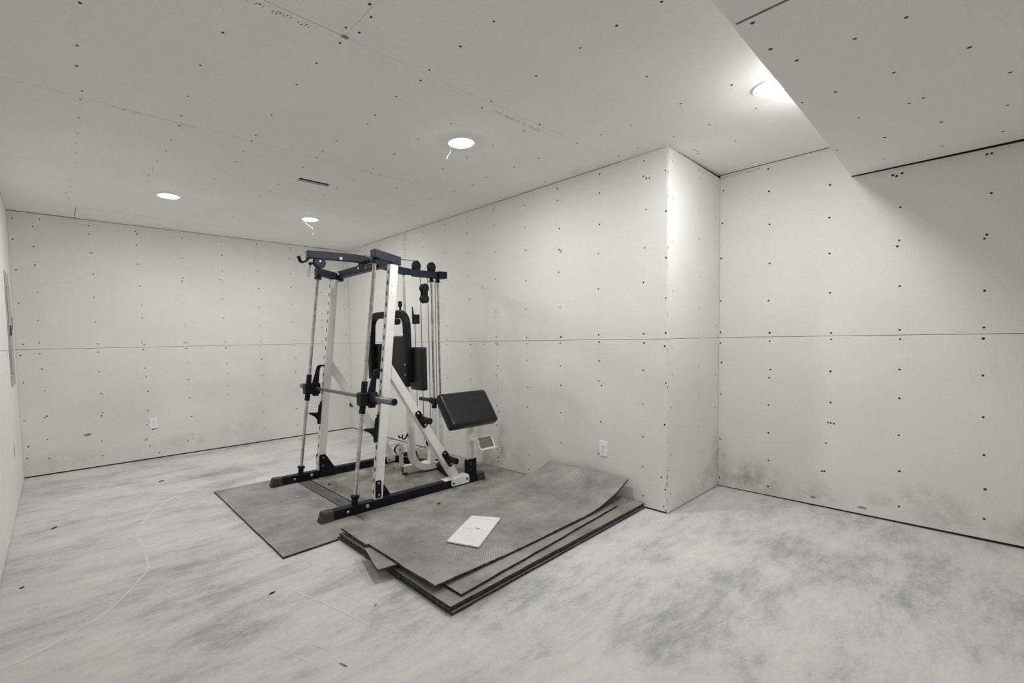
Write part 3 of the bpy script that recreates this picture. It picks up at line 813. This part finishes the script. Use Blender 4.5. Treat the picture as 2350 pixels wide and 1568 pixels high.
# ------------------------------------------------------------------ the weight machine
PX, PY = 1.90, 3.456
ym, hs = 3.456, 0.519
Z0 = MF
ZR = 0.0765
GYM = thing('smith_machine', 'white and black home gym smith machine with guided barbell and pulley tower', 'weight machine', (PX, PY, 0.0), math.radians(-1.7))
F0, F1 = (1.639, ZR), (1.822, 1.760)
RODB, RODT = (1.503, 0.10), (1.7165, 1.80)
def upx(z):
    return F0[0] + (F1[0] - F0[0]) * (z - F0[1]) / (F1[1] - F0[1])
def rodx(z):
    return RODB[0] + (RODT[0] - RODB[0]) * (z - RODB[1]) / (RODT[1] - RODB[1])
def bolt(parent, p, nrm, r=0.009, h=0.006, mat='bolt'):
    b_ = B(); n = Vector(nrm)
    lathe(b_, Vector(p) - n * 0.001, nrm, [(0, r), (h * 0.4, r), (h, r * 0.6)], 10)
    return fin('bolt', b_, mat, parent, smooth=True)

for s in (-1, 1):
    yc = ym + s * hs
    # --- base rail with ribbed end caps
    b_ = B(); box(b_, (1.30, yc - .030, Z0 + .001), (2.63, yc + .030, ZR))
    rail = fin('base_rail', b_, 'black', GYM, bevel=.004)
    for e in (0, 1):
        b_ = B()
        if e == 0:
            pl = [(1.245, Z0), (1.335, Z0), (1.335, ZR + .002), (1.270, ZR + .002)]
        else:
            pl = [(2.685, Z0), (2.595, Z0), (2.595, ZR + .002), (2.660, ZR + .002)]
        prism(b_, pl, 'xz', yc - .0335, yc + .0335)
        for k in range(6):
            z = Z0 + .008 + k * .0095
            xa = (1.262 if e == 0 else 2.61); xb = (1.318 if e == 0 else 2.668)
            box(b_, (xa, yc - .0350, z), (xb, yc + .0350, z + .0045))
            fx = (1.2445 + .025 * (z - Z0) / (ZR - Z0)) if e == 0 else (2.6855 - .025 * (z - Z0) / (ZR - Z0))
            box(b_, (fx - .001, yc - .026, z), (fx + .006, yc + .026, z + .0045)) if e == 0 else box(b_, (fx - .006, yc - .026, z), (fx + .001, yc + .026, z + .0045))
        fin('end_cap', b_, 'cap', rail, bevel=.0012, seg=1)
    for (bx, bz, r) in ((1.582, .050, .014), (1.437, .045, .010)):
        bolt(rail, (bx, yc - .030, bz), (0, -1, 0), r)
    # --- raked upright with keyholes
    b_ = B(); prism(b_, [F0, (F0[0] + .066, F0[1]), (F1[0] + .066, F1[1] + .004), F1], 'xz', yc - .025, yc + .025)
    up = fin('upright', b_, 'white', GYM, bevel=.004)
    kh = None
    nk = 21
    for k in range(nk):
        z = 0.135 + k * 0.0785
        if kh is None:
            b_ = B()
            pts = [(-.005, .012), (0, .019), (.005, .012), (.0095, -.001), (.007, -.015), (0, -.020), (-.007, -.015), (-.0095, -.001)]
            ang = math.atan2(F1[0] - F0[0], F1[1] - F0[1])
            A = [b_.verts.new((q * math.sin(ang) - .0008, p, q * math.cos(ang))) for p, q in pts]
            b_.faces.new(A)
            o = fin('keyhole', b_, 'slot', None)
            kh = o.data
        else:
            o = bpy.data.objects.new('keyhole', kh); COL.objects.link(o)
        o.parent = up
        o.location = (upx(z) - PX, yc - PY, z)
    bolt(up, (upx(1.60) + .022, yc - .025, 1.60), (0, -1, 0), .0035, .002, 'slot')
    bolt(up, (upx(1.55) + .022, yc - .025, 1.55), (0, -1, 0), .0035, .002, 'slot')
    # --- gussets: triangular plate on the inner face, strap on the outer face
    yi = yc - s * .0255
    b_ = B(); prism(b_, [(1.652, .020), (1.655, .205), (1.664, .213), (1.706, .213), (1.716, .204), (1.795, .078), (1.805, .020)], 'xz', min(yi, yi - s * .006) - (.0055 if s > 0 else 0), max(yi, yi - s * .006) + (.0055 if s < 0 else 0))
    gp = fin('gusset_plate', b_, 'black', GYM, bevel=.002)
    if s > 0:
        bolt(gp, (1.69, yi - .0115, .185), (0, -1, 0), .008)
        bolt(gp, (1.683, yi - .0115, .115), (0, -1, 0), .008)
    yo = yc + s * .0255
    b_ = B(); prism(b_, [(p + .175 * .10 * (q - .14), q) for p, q in rrect(1.648, .088, 1.693, .213, .010)], 'xz', min(yo, yo + s * .006), max(yo, yo + s * .006))
    st = fin('gusset_strap', b_, 'black', GYM, bevel=.0015)
    for z in (.107, .193):
        bolt(st, (1.672, yo + s * .006, z), (0, s, 0), .009)
    # --- chrome guide rod and bushings
    yr = yc + .004
    b_ = B(); cyl(b_, (rodx(.09), yr, .09), (rodx(1.80), yr, 1.80), .0135, n=20)
    rod = fin('guide_rod', b_, 'chrome', GYM, smooth=True)
    b_ = B(); lathe(b_, (rodx(.075), yr, .074), (.12, 0, 1), [(0, .022), (.045, .021), (.047, .030), (.062, .031), (.066, .024), (.068, .013)], 20)
    fin('bushing', b_, 'black', rod, smooth=True)
    b_ = B(); lathe(b_, (rodx(1.80), yr, 1.80), (-.12, 0, -1), [(0, .026), (.030, .026), (.033, .031), (.045, .031), (.047, .013)], 20)
    fin('bushing', b_, 'navy', rod, smooth=True)
    # --- side beam at the top of upright and rod
    xe = 1.903 if s < 0 else 1.932
    k = -0.19
    ycap = yc + s * (.006 if s < 0 else 0)
    b_ = B(); prism(b_, [(1.694, 1.792), (1.694, 1.852), (xe, 1.852 + k * (xe - 1.694)), (xe, 1.792 + k * (xe - 1.694))], 'xz', yc - .036, yc + .037)
    fin('top_side_beam', b_, 'navy', GYM, bevel=.004)
    # --- rear brace
    b_ = B(); prism(b_, [(upx(1.035) + .067, 1.035), (2.392, .130), (2.400, .086), (2.345, .086), (2.313, .119), (upx(.935) + .067, .935)], 'xz', yc - .025, yc + .025)
    br = fin('rear_brace', b_, 'white', GYM, bevel=.003)
    b_ = B()
    box(b_, (2.255, yc - .036, ZR + .0005), (2.500, yc + .036, ZR + .010))
    for q in (-1, 1):
        ya, yb = sorted((yc + q * .031, yc + q * .0365))
        prism(b_, rrect(2.315, .024, 2.502, ZR + .006, .016), 'xz', ya, yb)
    prism(b_, [(2.255, ZR + .010), (2.50, ZR + .010), (2.485, ZR + .020), (2.30, ZR + .014)], 'xz', yc - .030, yc + .030)
    fb = fin('foot_bracket', b_, 'white', GYM, bevel=.003)
    for (bx, bz) in ((2.340, .046), (2.478, .058)):
        bolt(fb, (bx, yc - .0365, bz), (0, -1, 0), .010, .006, 'slot')
    # --- weight storage pegs on the brace
    dv = Vector((.541, 0, -.841)); nv = Vector((.841, 0, .541))
    for (px, pzz) in ((2.050, .605), (2.290, .258)):
        c = Vector((px, yc + s * .025, pzz))
        b_ = B()
        pts = rrect(-.075, -.026, .075, .026, .020)
        for (d0, d1) in ((0.0, .006),):
            A = [b_.verts.new(c + dv * p + nv * q + Vector((0, s * d0, 0))) for p, q in pts]
            C = [b_.verts.new(c + dv * p + nv * q + Vector((0, s * d1, 0))) for p, q in pts]
            b_.faces.new(A); b_.faces.new(C)
            for i in range(len(pts)):
                b_.faces.new((A[i], A[(i + 1) % len(pts)], C[(i + 1) % len(pts)], C[i]))
        pp = fin('peg_plate', b_, 'black', GYM, bevel=.001)
        bolt(pp, c - dv * .058 + Vector((0, s * .006, 0)), (0, s, 0), .009)
        bolt(pp, c + dv * .058 + Vector((0, s * .006, 0)), (0, s, 0), .009)
        b_ = B(); tube(b_, [c + Vector((-.004, s * .004, .006)), c + Vector((-.002, s * .03, .003)), c + Vector((0, s * .06, 0)), c + Vector((.002, s * .115, -.003))], .0235, 18)
        fin('weight_peg', b_, 'black', pp, smooth=True)
    # --- safety catch hooked into the upright
    ux = upx(.58)
    b_ = B()
    prism(b_, [(ux - .110, .586), (ux - .095, .592), (ux - .030, .586), (ux - .018, .605), (ux - .018, .515), (ux - .030, .518), (ux - .055, .552)], 'xz', yc - .010, yc + .010)
    tube(b_, [(upx(.485) - .010, yc, .485), (upx(.500) - .013, yc, .500), (upx(.640) - .013, yc, .640), (upx(.655) - .008, yc, .655)], .013, 12)
    box(b_, (ux - .004, yc - .007, .50), (ux + .010, yc + .007, .68))
    fin('safety_catch', b_, 'black', GYM, bevel=.002)
    # --- barbell carriage
    bz = .803
    b_ = B()
    cyl(b_, (rodx(.700), yr, .700), (rodx(.925), yr, .925), .0215, n=20)
    prism(b_, rrect(rodx(bz) - .035, bz - .048, 1.688, bz + .045, .012), 'xz', yr - .034, yr + .034)
    box(b_, (1.632, yr - .020, bz - .068), (1.676, yr + .020, bz - .045))
    car = fin('bar_carriage', b_, 'black', GYM, smooth=True, bevel=.003)
    b_ = B()
    prism(b_, [(1.628, .845), (1.664, .955), (1.672, .985), (1.684, 1.001), (1.705, 1.006), (1.738, 1.004), (1.740, .990), (1.716, .990), (1.703, .980), (1.697, .955), (1.684, .845)], 'xz', yr - .008, yr + .008)
    fin('latch_hook', b_, 'black', car, bevel=.002)
    b_ = B(); lathe(b_, (1.652, yr + s * .034, bz), (0, s, 0), [(0, .030), (.002, .041), (.016, .041), (.018, .036), (.022, .026)], 24)
    fin('bar_collar', b_, 'black', car, smooth=True)

b_ = B(); cyl(b_, (1.652, ym - hs, .803), (1.652, ym + hs, .803), .0140, n=18)
bar = fin('barbell', b_, 'steel', GYM, smooth=True)
for s in (-1, 1):
    b_ = B(); lathe(b_, (1.652, ym + s * (hs + .05), .803), (0, s, 0), [(0, .0235), (.262, .0235), (.266, .021)], 22)
    sl = fin('bar_sleeve', b_, 'steel', bar, smooth=True)
    b_ = B(); lathe(b_, (1.652, ym + s * (hs + .3155), .803), (0, s, 0), [(0, .0225), (.004, .0225)], 22)
    fin('sleeve_plug', b_, 'black', sl, smooth=True)

# --- top crossbeam with centre bracket, badge and bolts
b_ = B(); box(b_, (1.874, ym - hs + .037, 1.770), (1.930, ym + hs - .037, 1.832))
xb = fin('top_crossbeam', b_, 'navy', GYM, bevel=.004)
b_ = B(); prism(b_, [(ym - .26, 1.772), (ym + .035, 1.772), (ym + .10, 1.800), (ym + .045, 1.850), (ym - .20, 1.850), (ym - .26, 1.81)], 'yz', 1.866, 1.8735)
cb = fin('centre_bracket', b_, 'black', GYM, bevel=.002)
bolt(cb, (1.866, ym + .055, 1.803), (-1, 0, 0), .013, .006)
for yy in (ym + hs - .062, ym - hs + .062):
    bolt(xb, (1.874, yy, 1.803), (-1, 0, 0), .012, .012)
for (ya, yb, za, zb, nm) in ((ym - .235, ym - .055, 1.783, 1.818, 0),):
    b_ = B()
    for q in (0, .0035):
        pass
    out = rrect(ya, za, yb, zb, .008)
    inn = rrect(ya + .004, za + .004, yb - .004, zb - .004, .005)
    A = [b_.verts.new((1.8652, p, q)) for p, q in out]; C = [b_.verts.new((1.8652, p, q)) for p, q in inn]
    for i in range(len(out)):
        b_.faces.new((A[i], A[(i + 1) % len(out)], C[(i + 1) % len(out)], C[i]))
    rnd = random.Random(11)
    y = yb - .014
    while y > ya + .016:
        w = rnd.uniform(.006, .011)
        for q in range(3):
            z = za + .009 + rnd.uniform(0, .012)
            b_.faces.new([b_.verts.new(p) for p in ((1.8651, y, z), (1.8651, y - w * .8, z), (1.8651, y - w * .8, z + .004), (1.8651, y, z + .004))])
        y -= w + .003
    tag(fin('name_badge', b_, 'badge', cb), 'small outlined badge with illegible pale lettering')

# --- boom
b_ = B(); sweep(b_, [(1.425, ym, 1.8645), (1.80, ym, 1.8715), (1.86, ym, 1.869), (2.24, ym, 1.8075), (2.34, ym, 1.799), (2.42, ym, 1.7965), (2.640, ym, 1.7965)], (0, 1, 0), .050, .058)
boom = fin('pulley_boom', b_, 'navy', GYM, bevel=.004)
b_ = B(); box(b_, (2.605, ym - .055, 1.766), (2.690, ym + .030, 1.828))
fin('boom_end_block', b_, 'black', boom, bevel=.004)
b_ = B(); box(b_, (1.672, ym - .0256, 1.846), (1.694, ym - .0248, 1.866))
fin('sticker', b_, 'plastic', boom)
b_ = B()
for q in (-.012, .014):
    tube(b_, [(1.440, ym + q * .3, 1.836), (1.415, ym + q, 1.813), (1.393, ym + q, 1.802), (1.376, ym + q, 1.808), (1.362, ym + q * 1.3, 1.845)], .0072, 8)
fin('bar_hook', b_, 'black', boom, smooth=True)
b_ = B(); lathe(b_, (1.519, ym + .016, 1.812), (0, -1, 0), [(0, .044), (.004, .047), (.012, .041), (.020, .041), (.028, .047), (.032, .044), (.033, .014)], 26)
fp = fin('front_pulley', b_, 'navy', boom, smooth=True)
bolt(fp, (1.519, ym - .017, 1.820), (0, -1, 0), .010, .005)
b_ = B(); tube(b_, [(1.512, ym - .02, 1.764), (1.485, ym - .02, 1.778), (1.460, ym - .018, 1.800), (1.442, ym - .018, 1.800)], .0085, 8)
tube(b_, [(1.442, ym - .018, 1.802), (1.440, ym - .018, 1.782)], .012, 8)
fin('cable_end', b_, 'black', boom, smooth=True)
b_ = B()
tube(b_, [(1.436, ym - .018, 1.786), (1.436, ym - .018, 1.758)], .008, 8)
lp = [(1.433 + .009 * math.cos(a) - .004 * (1 - math.sin(a)), ym - .018, 1.722 + .030 * math.sin(a)) for a in [2 * math.pi * k / 14 for k in range(14)]]
tube(b_, lp + [lp[0]], .0032, 6)
fin('snap_clip', b_, 'chrome', boom, smooth=True)

def pulley(x, z, r, name='pulley', mat='black', parent=GYM, y=ym, th=.034, hub='bolt'):
    b_ = B(); lathe(b_, (x, y + th / 2, z), (0, -1, 0), [(0, r * .94), (th * .12, r), (th * .4, r * .9), (th * .6, r * .9), (th * .88, r), (th, r * .94), (th * 1.01, r * .35), (th * 1.08, r * .3)], 26)
    o = fin(name, b_, mat, parent, smooth=True)
    bolt(o, (x, y - th / 2 - .002, z), (0, -1, 0), r * .14 if hub == 'bolt' else r * .26, .003, 'wood' if hub == 'bolt' else 'slot')
    return o
pulley(2.392, 1.868, .0385, parent=boom)
pulley(2.553, 1.870, .0385, parent=boom)
for (px_, ) in ((2.392,), (2.553,)):
    b_ = B(); prism(b_, [(px_ - .026, 1.822), (px_ + .026, 1.822), (px_ + .037, 1.868), (px_ + .020, 1.898), (px_, 1.911), (px_ - .020, 1.898), (px_ - .037, 1.868)], 'xz', ym - .021, ym - .018)
    prism(b_, [(px_ - .026, 1.822), (px_ + .026, 1.822), (px_ + .037, 1.868), (px_ + .020, 1.898), (px_, 1.911), (px_ - .020, 1.898), (px_ - .037, 1.868)], 'xz', ym + .018, ym + .021)
    fin('pulley_bracket', b_, 'black', boom)
pulley(2.470, 1.672, .0385, 'floating_pulley')
pulley(2.470, 1.576, .0385, 'floating_pulley')
b_ = B()
pl = arc((2.470, 1.672), .039, -50, 230, 14) + arc((2.470, 1.576), .039, 130, 410, 14)
for yy in (ym - .021, ym + .018):
    prism(b_, pl, 'xz', yy, yy + .003)
fin('pulley_yoke', b_, 'black', GYM)

def cable(pts, r=.0030):
    b_ = B(); tube(b_, pts, r, 6)
    return fin('cable', b_, 'cable', GYM, smooth=True)
cable([(1.54, ym, 1.858), (1.9, ym, 1.9015), (2.392, ym, 1.9065)])
cable([(2.4305, ym, 1.868), (2.4315, ym, 1.672)])
cable([(2.5145, ym, 1.868), (2.5085, ym, 1.672)])
cable([(2.4315, ym, 1.576), (2.4315, ym, .30)])
cable([(2.5085, ym, 1.576), (2.5085, ym, .36)])
cable([(2.5915, ym, 1.868), (2.585, ym, .64)])
cable([(2.352, ym - .02, 1.36), (2.356, ym - .02, .55)])

# --- centre column with its curved foot
path = [(2.285, 1.772), (2.285, .235)] + [(2.285 + .165 - .165 * math.cos(math.radians(a)), .226 - .165 * math.sin(math.radians(a))) for a in range(10, 91, 8)] + [(2.560, .060)]
b_ = B(); sweep(b_, [(p, ym - .012, q) for p, q in path], (0, 1, 0), .046, .062)
column = fin('centre_column', b_, 'white', GYM, bevel=.004)
bolt(column, (2.540, ym - .035, .062), (0, -1, 0), .010, .006, 'slot')
b_ = B(); box(b_, (2.226, ym + .022, .036), (2.52, ym + .074, .092))
stub = fin('foot_stub', b_, 'white', GYM, bevel=.003)
b_ = B(); box(b_, (2.2245, ym + .026, .040), (2.2265, ym + .070, .088)); box(b_, (2.235, ym + .026, Z0), (2.265, ym + .070, .036))
fin('foot_pad', b_, 'slot', stub)
b_ = B(); sweep(b_, [(2.430, ym + hs - .031, .046), (2.555, ym + .07, .046), (2.585, ym, .046), (2.555, ym - .07, .046), (2.430, ym - hs + .031, .046)], (0, 0, 1), .060, .050)
fin('rear_crossmember', b_, 'black', GYM, bevel=.003)

# --- guide tubes, rods and plate-loaded carriage at the back
for x in (2.560, 2.630):
    b_ = B(); cyl(b_, (x, ym + .012, .074), (x, ym + .012, .585), .0205, n=20)
    gt = fin('guide_tube', b_, 'white', GYM, smooth=True)
    b_ = B(); lathe(b_, (x, ym + .012, .580), (0, 0, 1), [(0, .0240), (.028, .0240), (.032, .020), (.033, .011)], 20)
    fin('tube_cap', b_, 'black', gt, smooth=True)
    b_ = B(); lathe(b_, (x, ym + .012, .070), (0, 0, 1), [(0, .026), (.030, .026), (.034, .0205)], 20)
    fin('tube_foot', b_, 'black', gt, smooth=True)
    b_ = B(); cyl(b_, (x, ym + .012, .60), (x, ym + .012, 1.767), .0105, n=16)
    gr = fin('carriage_rod', b_, 'chrome', GYM, smooth=True)
    b_ = B(); lathe(b_, (x, ym + .012, 1.767), (0, 0, -1), [(0, .018), (.016, .016), (.026, .024), (.032, .024), (.034, .011)], 18)
    fin('rod_collar', b_, 'black', gr, smooth=True)
b_ = B()
lathe(b_, (2.592, ym + .115, .640), (0, -1, 0), [(0, .024), (.004, .029), (.20, .029), (.204, .024)], 20)
box(b_, (2.545, ym - .020, .615), (2.645, ym + .045, .668))
crg = fin('plate_carriage', b_, 'black', GYM, smooth=True, bevel=.003)
for s in (-1, 1):
    b_ = B(); lathe(b_, (2.592, ym + s * .10, .640), (0, s, 0), [(0, .018), (.19, .018), (.194, .015)], 18)
    fin('plate_peg', b_, 'navy', crg, smooth=True)

# --- low pulley post, low pulleys, bar rest
b_ = B()
box(b_, (2.468, ym - .040, .080), (2.520, ym + .008, .250))
prism(b_, arc((2.492, .285), .047, 0, 360, 24)[:-1], 'xz', ym - .040, ym - .036)
prism(b_, arc((2.492, .285), .047, 0, 360, 24)[:-1], 'xz', ym - .004, ym + .0)
lp_ = fin('low_pulley_post', b_, 'white', GYM, bevel=.002)
pulley(2.492, .285, .048, 'low_pulley', 'black', lp_, ym - .020, .030, 'hub')
bolt(lp_, (2.500, ym - .0405, .285), (0, -1, 0), .011, .003, 'slot')
b_ = B()
prism(b_, arc((2.190, .248), .043, 0, 360, 24)[:-1], 'xz', ym + .018, ym + .022)
prism(b_, arc((2.190, .248), .043, 0, 360, 24)[:-1], 'xz', ym + .052, ym + .056)
box(b_, (2.200, ym + .018, .092), (2.222, ym + .022, .225)); box(b_, (2.200, ym + .052, .092), (2.222, ym + .056, .225))
rp = fin('row_pulley_bracket', b_, 'white', GYM)
bolt(rp, (2.190, ym + .018, .248), (0, -1, 0), .0085, .003, 'slot')
pulley(2.190, .248, .0445, 'row_pulley', 'black', rp, ym + .037, .028, 'hub')
cable([(2.462, ym - .02, .252), (2.33, ym + .01, .226), (2.20, ym + .03, .203)], .0026)
b_ = B()
tube(b_, [(2.128, ym + .03, .145), (2.118, ym + .02, .118), (2.125, ym + .02, .085), (2.133, ym + .02, .112), (2.128, ym + .03, .145)], .0045, 6)
fin('row_clip', b_, 'chrome', GYM, smooth=True)
b_ = B()
tube(b_, [(2.155, ym - .02, .388), (2.165, ym - .02, .364), (2.19, ym - .02, .364), (2.198, ym - .02, .388)], .0065, 8)
tube(b_, [(2.19, ym - .02, .364), (2.205, ym - .02, .346), (2.222, ym - .02, .350), (2.248, ym - .015, .388), (2.256, ym - .015, .36)], .0065, 8)
fin('bar_rest', b_, 'black', GYM, smooth=True)

# --- pec frame with pads, back pad
x0 = 2.100
yl, yr_ = ym + .300, ym - .287
pth = [(yl + .012, .868), (yl + .020, 1.10), (yl, 1.315)] + [(yl - .115 + .115 * math.cos(math.radians(a)), 1.318 + .110 * math.sin(math.radians(a))) for a in range(12, 91, 13)]
pth += [(yr_ + .115 - .115 * math.cos(math.radians(a)), 1.318 + .110 * math.sin(math.radians(a))) for a in range(90, 11, -13)] + [(yr_, 1.315), (yr_ - .005, 1.10), (yr_ + .004, .868)]
b_ = B(); sweep(b_, [(x0, p, q) for p, q in pth], (1, 0, 0), .050, .056)
pf = fin('pec_frame', b_, 'black', GYM, bevel=.008, seg=3)
bolt(pf, (x0 - .025, yr_, 1.01), (-1, 0, 0), .007); bolt(pf, (x0 - .025, yr_, .93), (-1, 0, 0), .007)
b_ = B(); box(b_, (x0 + .02, ym - .030, 1.398), (2.256, ym + .030, 1.455))
fin('frame_arm', b_, 'black', GYM, bevel=.004)
b_ = B(); lathe(b_, (2.215, ym - .005, 1.45), (0, 0, 1), [(0, .009), (.045, .009), (.048, .017), (.085, .018), (.095, .012)], 16)
fin('pivot_pin', b_, 'black', GYM, smooth=True)
b_ = B(); lathe(b_, (2.170, ym - .045, 1.368), (0, 1, 0), [(0, .020), (.004, .026), (.05, .026)], 18)
fin('pivot_stop', b_, 'black', GYM, smooth=True)
b_ = B()
prism(b_, rrect(2.318, 1.350, 2.385, 1.432, .008), 'xz', ym - .045, ym - .040); prism(b_, rrect(2.318, 1.350, 2.385, 1.432, .008), 'xz', ym + .005, ym + .010)
box(b_, (2.318, ym - .040, 1.427), (2.385, ym + .005, 1.432))
cyl(b_, (2.352, ym - .038, 1.385), (2.352, ym + .003, 1.385), .030, n=18)
prism(b_, [(2.318, 1.432), (2.338, 1.432), (2.326, 1.50), (2.320, 1.50)], 'xz', ym - .030, ym - .024)
fin('column_pulley', b_, 'black', GYM)

def pad(name, c, half, rot=None, bev=.02, parent=GYM, crown=.0):
    b_ = B()
    nx, ny, nz_ = 2, 2, 2
    box(b_, tuple(-h for h in half), half)
    bmesh.ops.bevel(b_, geom=list(b_.edges), offset=bev, segments=4, profile=0.6, affect='EDGES')
    mt = Matrix.Translation(Vector(c)) @ (rot.to_4x4() if rot is not None else Matrix.Identity(4))
    b_.transform(mt)
    return fin(name, b_, 'vinyl', parent, smooth=True)
pad('pec_pad', (2.150, ym - .372, .980), (.030, .085, .172))
pad('pec_pad', (2.150, ym + .296, 1.020), (.030, .085, .160))
pad('back_pad', (2.214, ym, 1.028), (.034, .122, .220), bev=.028)

# --- preacher curl station on the near rail
yn = ym - hs
px = 2.545
b_ = B()
box(b_, (px - .040, yn - .032, ZR), (px + .040, yn + .032, .200))
prism(b_, [(px - .040, .200), (px + .040, .200), (px + .040, .218), (px, .206), (px - .040, .220)], 'xz', yn - .032, yn - .026)
soc = fin('post_socket', b_, 'black', GYM, bevel=.003)
for z in (.120, .165, .182):
    bolt(soc, (px - .022, yn - .032, z), (0, -1, 0), .004, .002)
b_ = B(); box(b_, (px - .0225, yn - .0225, .150), (px + .0225, yn + .0225, .575))
fin('preacher_post', b_, 'white', GYM, bevel=.003)
vdir = Vector((0, -.178, -.246)).normalized()
ndir = Vector((0, -.246, .178)).normalized()
R3 = Matrix(((1, 0, 0), (0, ndir.y, vdir.y), (0, ndir.z, vdir.z)))
pcf = Vector((2.505, 2.880, .656))
b_ = B()
nu, nv = 14, 12
W2, H2, TH = .2465, .153, .068
# pillow: front crowned, edges rounded
def ring(off, sc_):
    return [Vector((p, off, q)) for p, q in rrect(-W2 * sc_[0], -H2 * sc_[1], W2 * sc_[0], H2 * sc_[1], .022, 4)]
lay = [(-TH, (.97, .95)), (-TH, (1, 1)), (-TH * .45, (1, 1)), (-TH * .25, (.995, .99)), (-.010, (.975, .955)), (-.003, (.94, .90)), (0.0, (.85, .75)), (.002, (.5, .4))]
RR = []
for off, sc_ in lay:
    RR.append([b_.verts.new(pcf + Vector((v.x, 0, 0)) + ndir * v.y + vdir * v.z) for v in ring(off, sc_)])
for a, c in zip(RR, RR[1:]):
    for k in range(len(a)):
        b_.faces.new((a[k], a[(k + 1) % len(a)], c[(k + 1) % len(a)], c[k]))
b_.faces.new(RR[0]); b_.faces.new(list(reversed(RR[-1])))
tag(fin('preacher_pad', b_, 'vinyl', GYM, smooth=True), 'large glossy black vinyl arm pad')
b_ = B()
bp = pcf - ndir * (TH + .004)
A = [bp + Vector((sx * .09, 0, 0)) + vdir * (sv * .10) + ndir * q for q in (-.004, .004) for sx, sv in ((-1, -1), (1, -1), (1, 1), (-1, 1))]
V = [b_.verts.new(p) for p in A]
for f in ((0, 1, 2, 3), (4, 5, 6, 7), (0, 1, 5, 4), (1, 2, 6, 5), (2, 3, 7, 6), (3, 0, 4, 7)):
    b_.faces.new([V[i] for i in f])
fin('pad_plate', b_, 'black', GYM)
# bar cradle below the pad
b_ = B()
box(b_, (px - .022, yn - .080, .366), (px + .050, yn - .020, .388)); prism(b_, [(yn - .022, .366), (yn - .060, .366), (yn - .022, .318)], 'yz', px - .004, px + .004)
crp = [(2.870, .392), (2.858, .384), (2.845, .372), (2.834, .352), (2.824, .326), (2.814, .308), (2.800, .300), (2.785, .303)]
sweep(b_, [(px + .085, p, q) for p, q in crp], (1, 0, 0), .165, .006)
crd = fin('bar_cradle', b_, 'white', GYM, bevel=.0015)
b_ = B()
sweep(b_, [(px + .080, p - .006 * .7, q + .003) for p, q in crp[1:6]], (1, 0, 0), .140, .004)
for k in range(10):
    xx = px + .080 - .066 + .0147 * k
    sweep(b_, [(xx, p - .009 * .7, q + .004) for p, q in crp[1:6]], (1, 0, 0), .008, .004)
fin('ribbed_tread', b_, 'tread', crd)
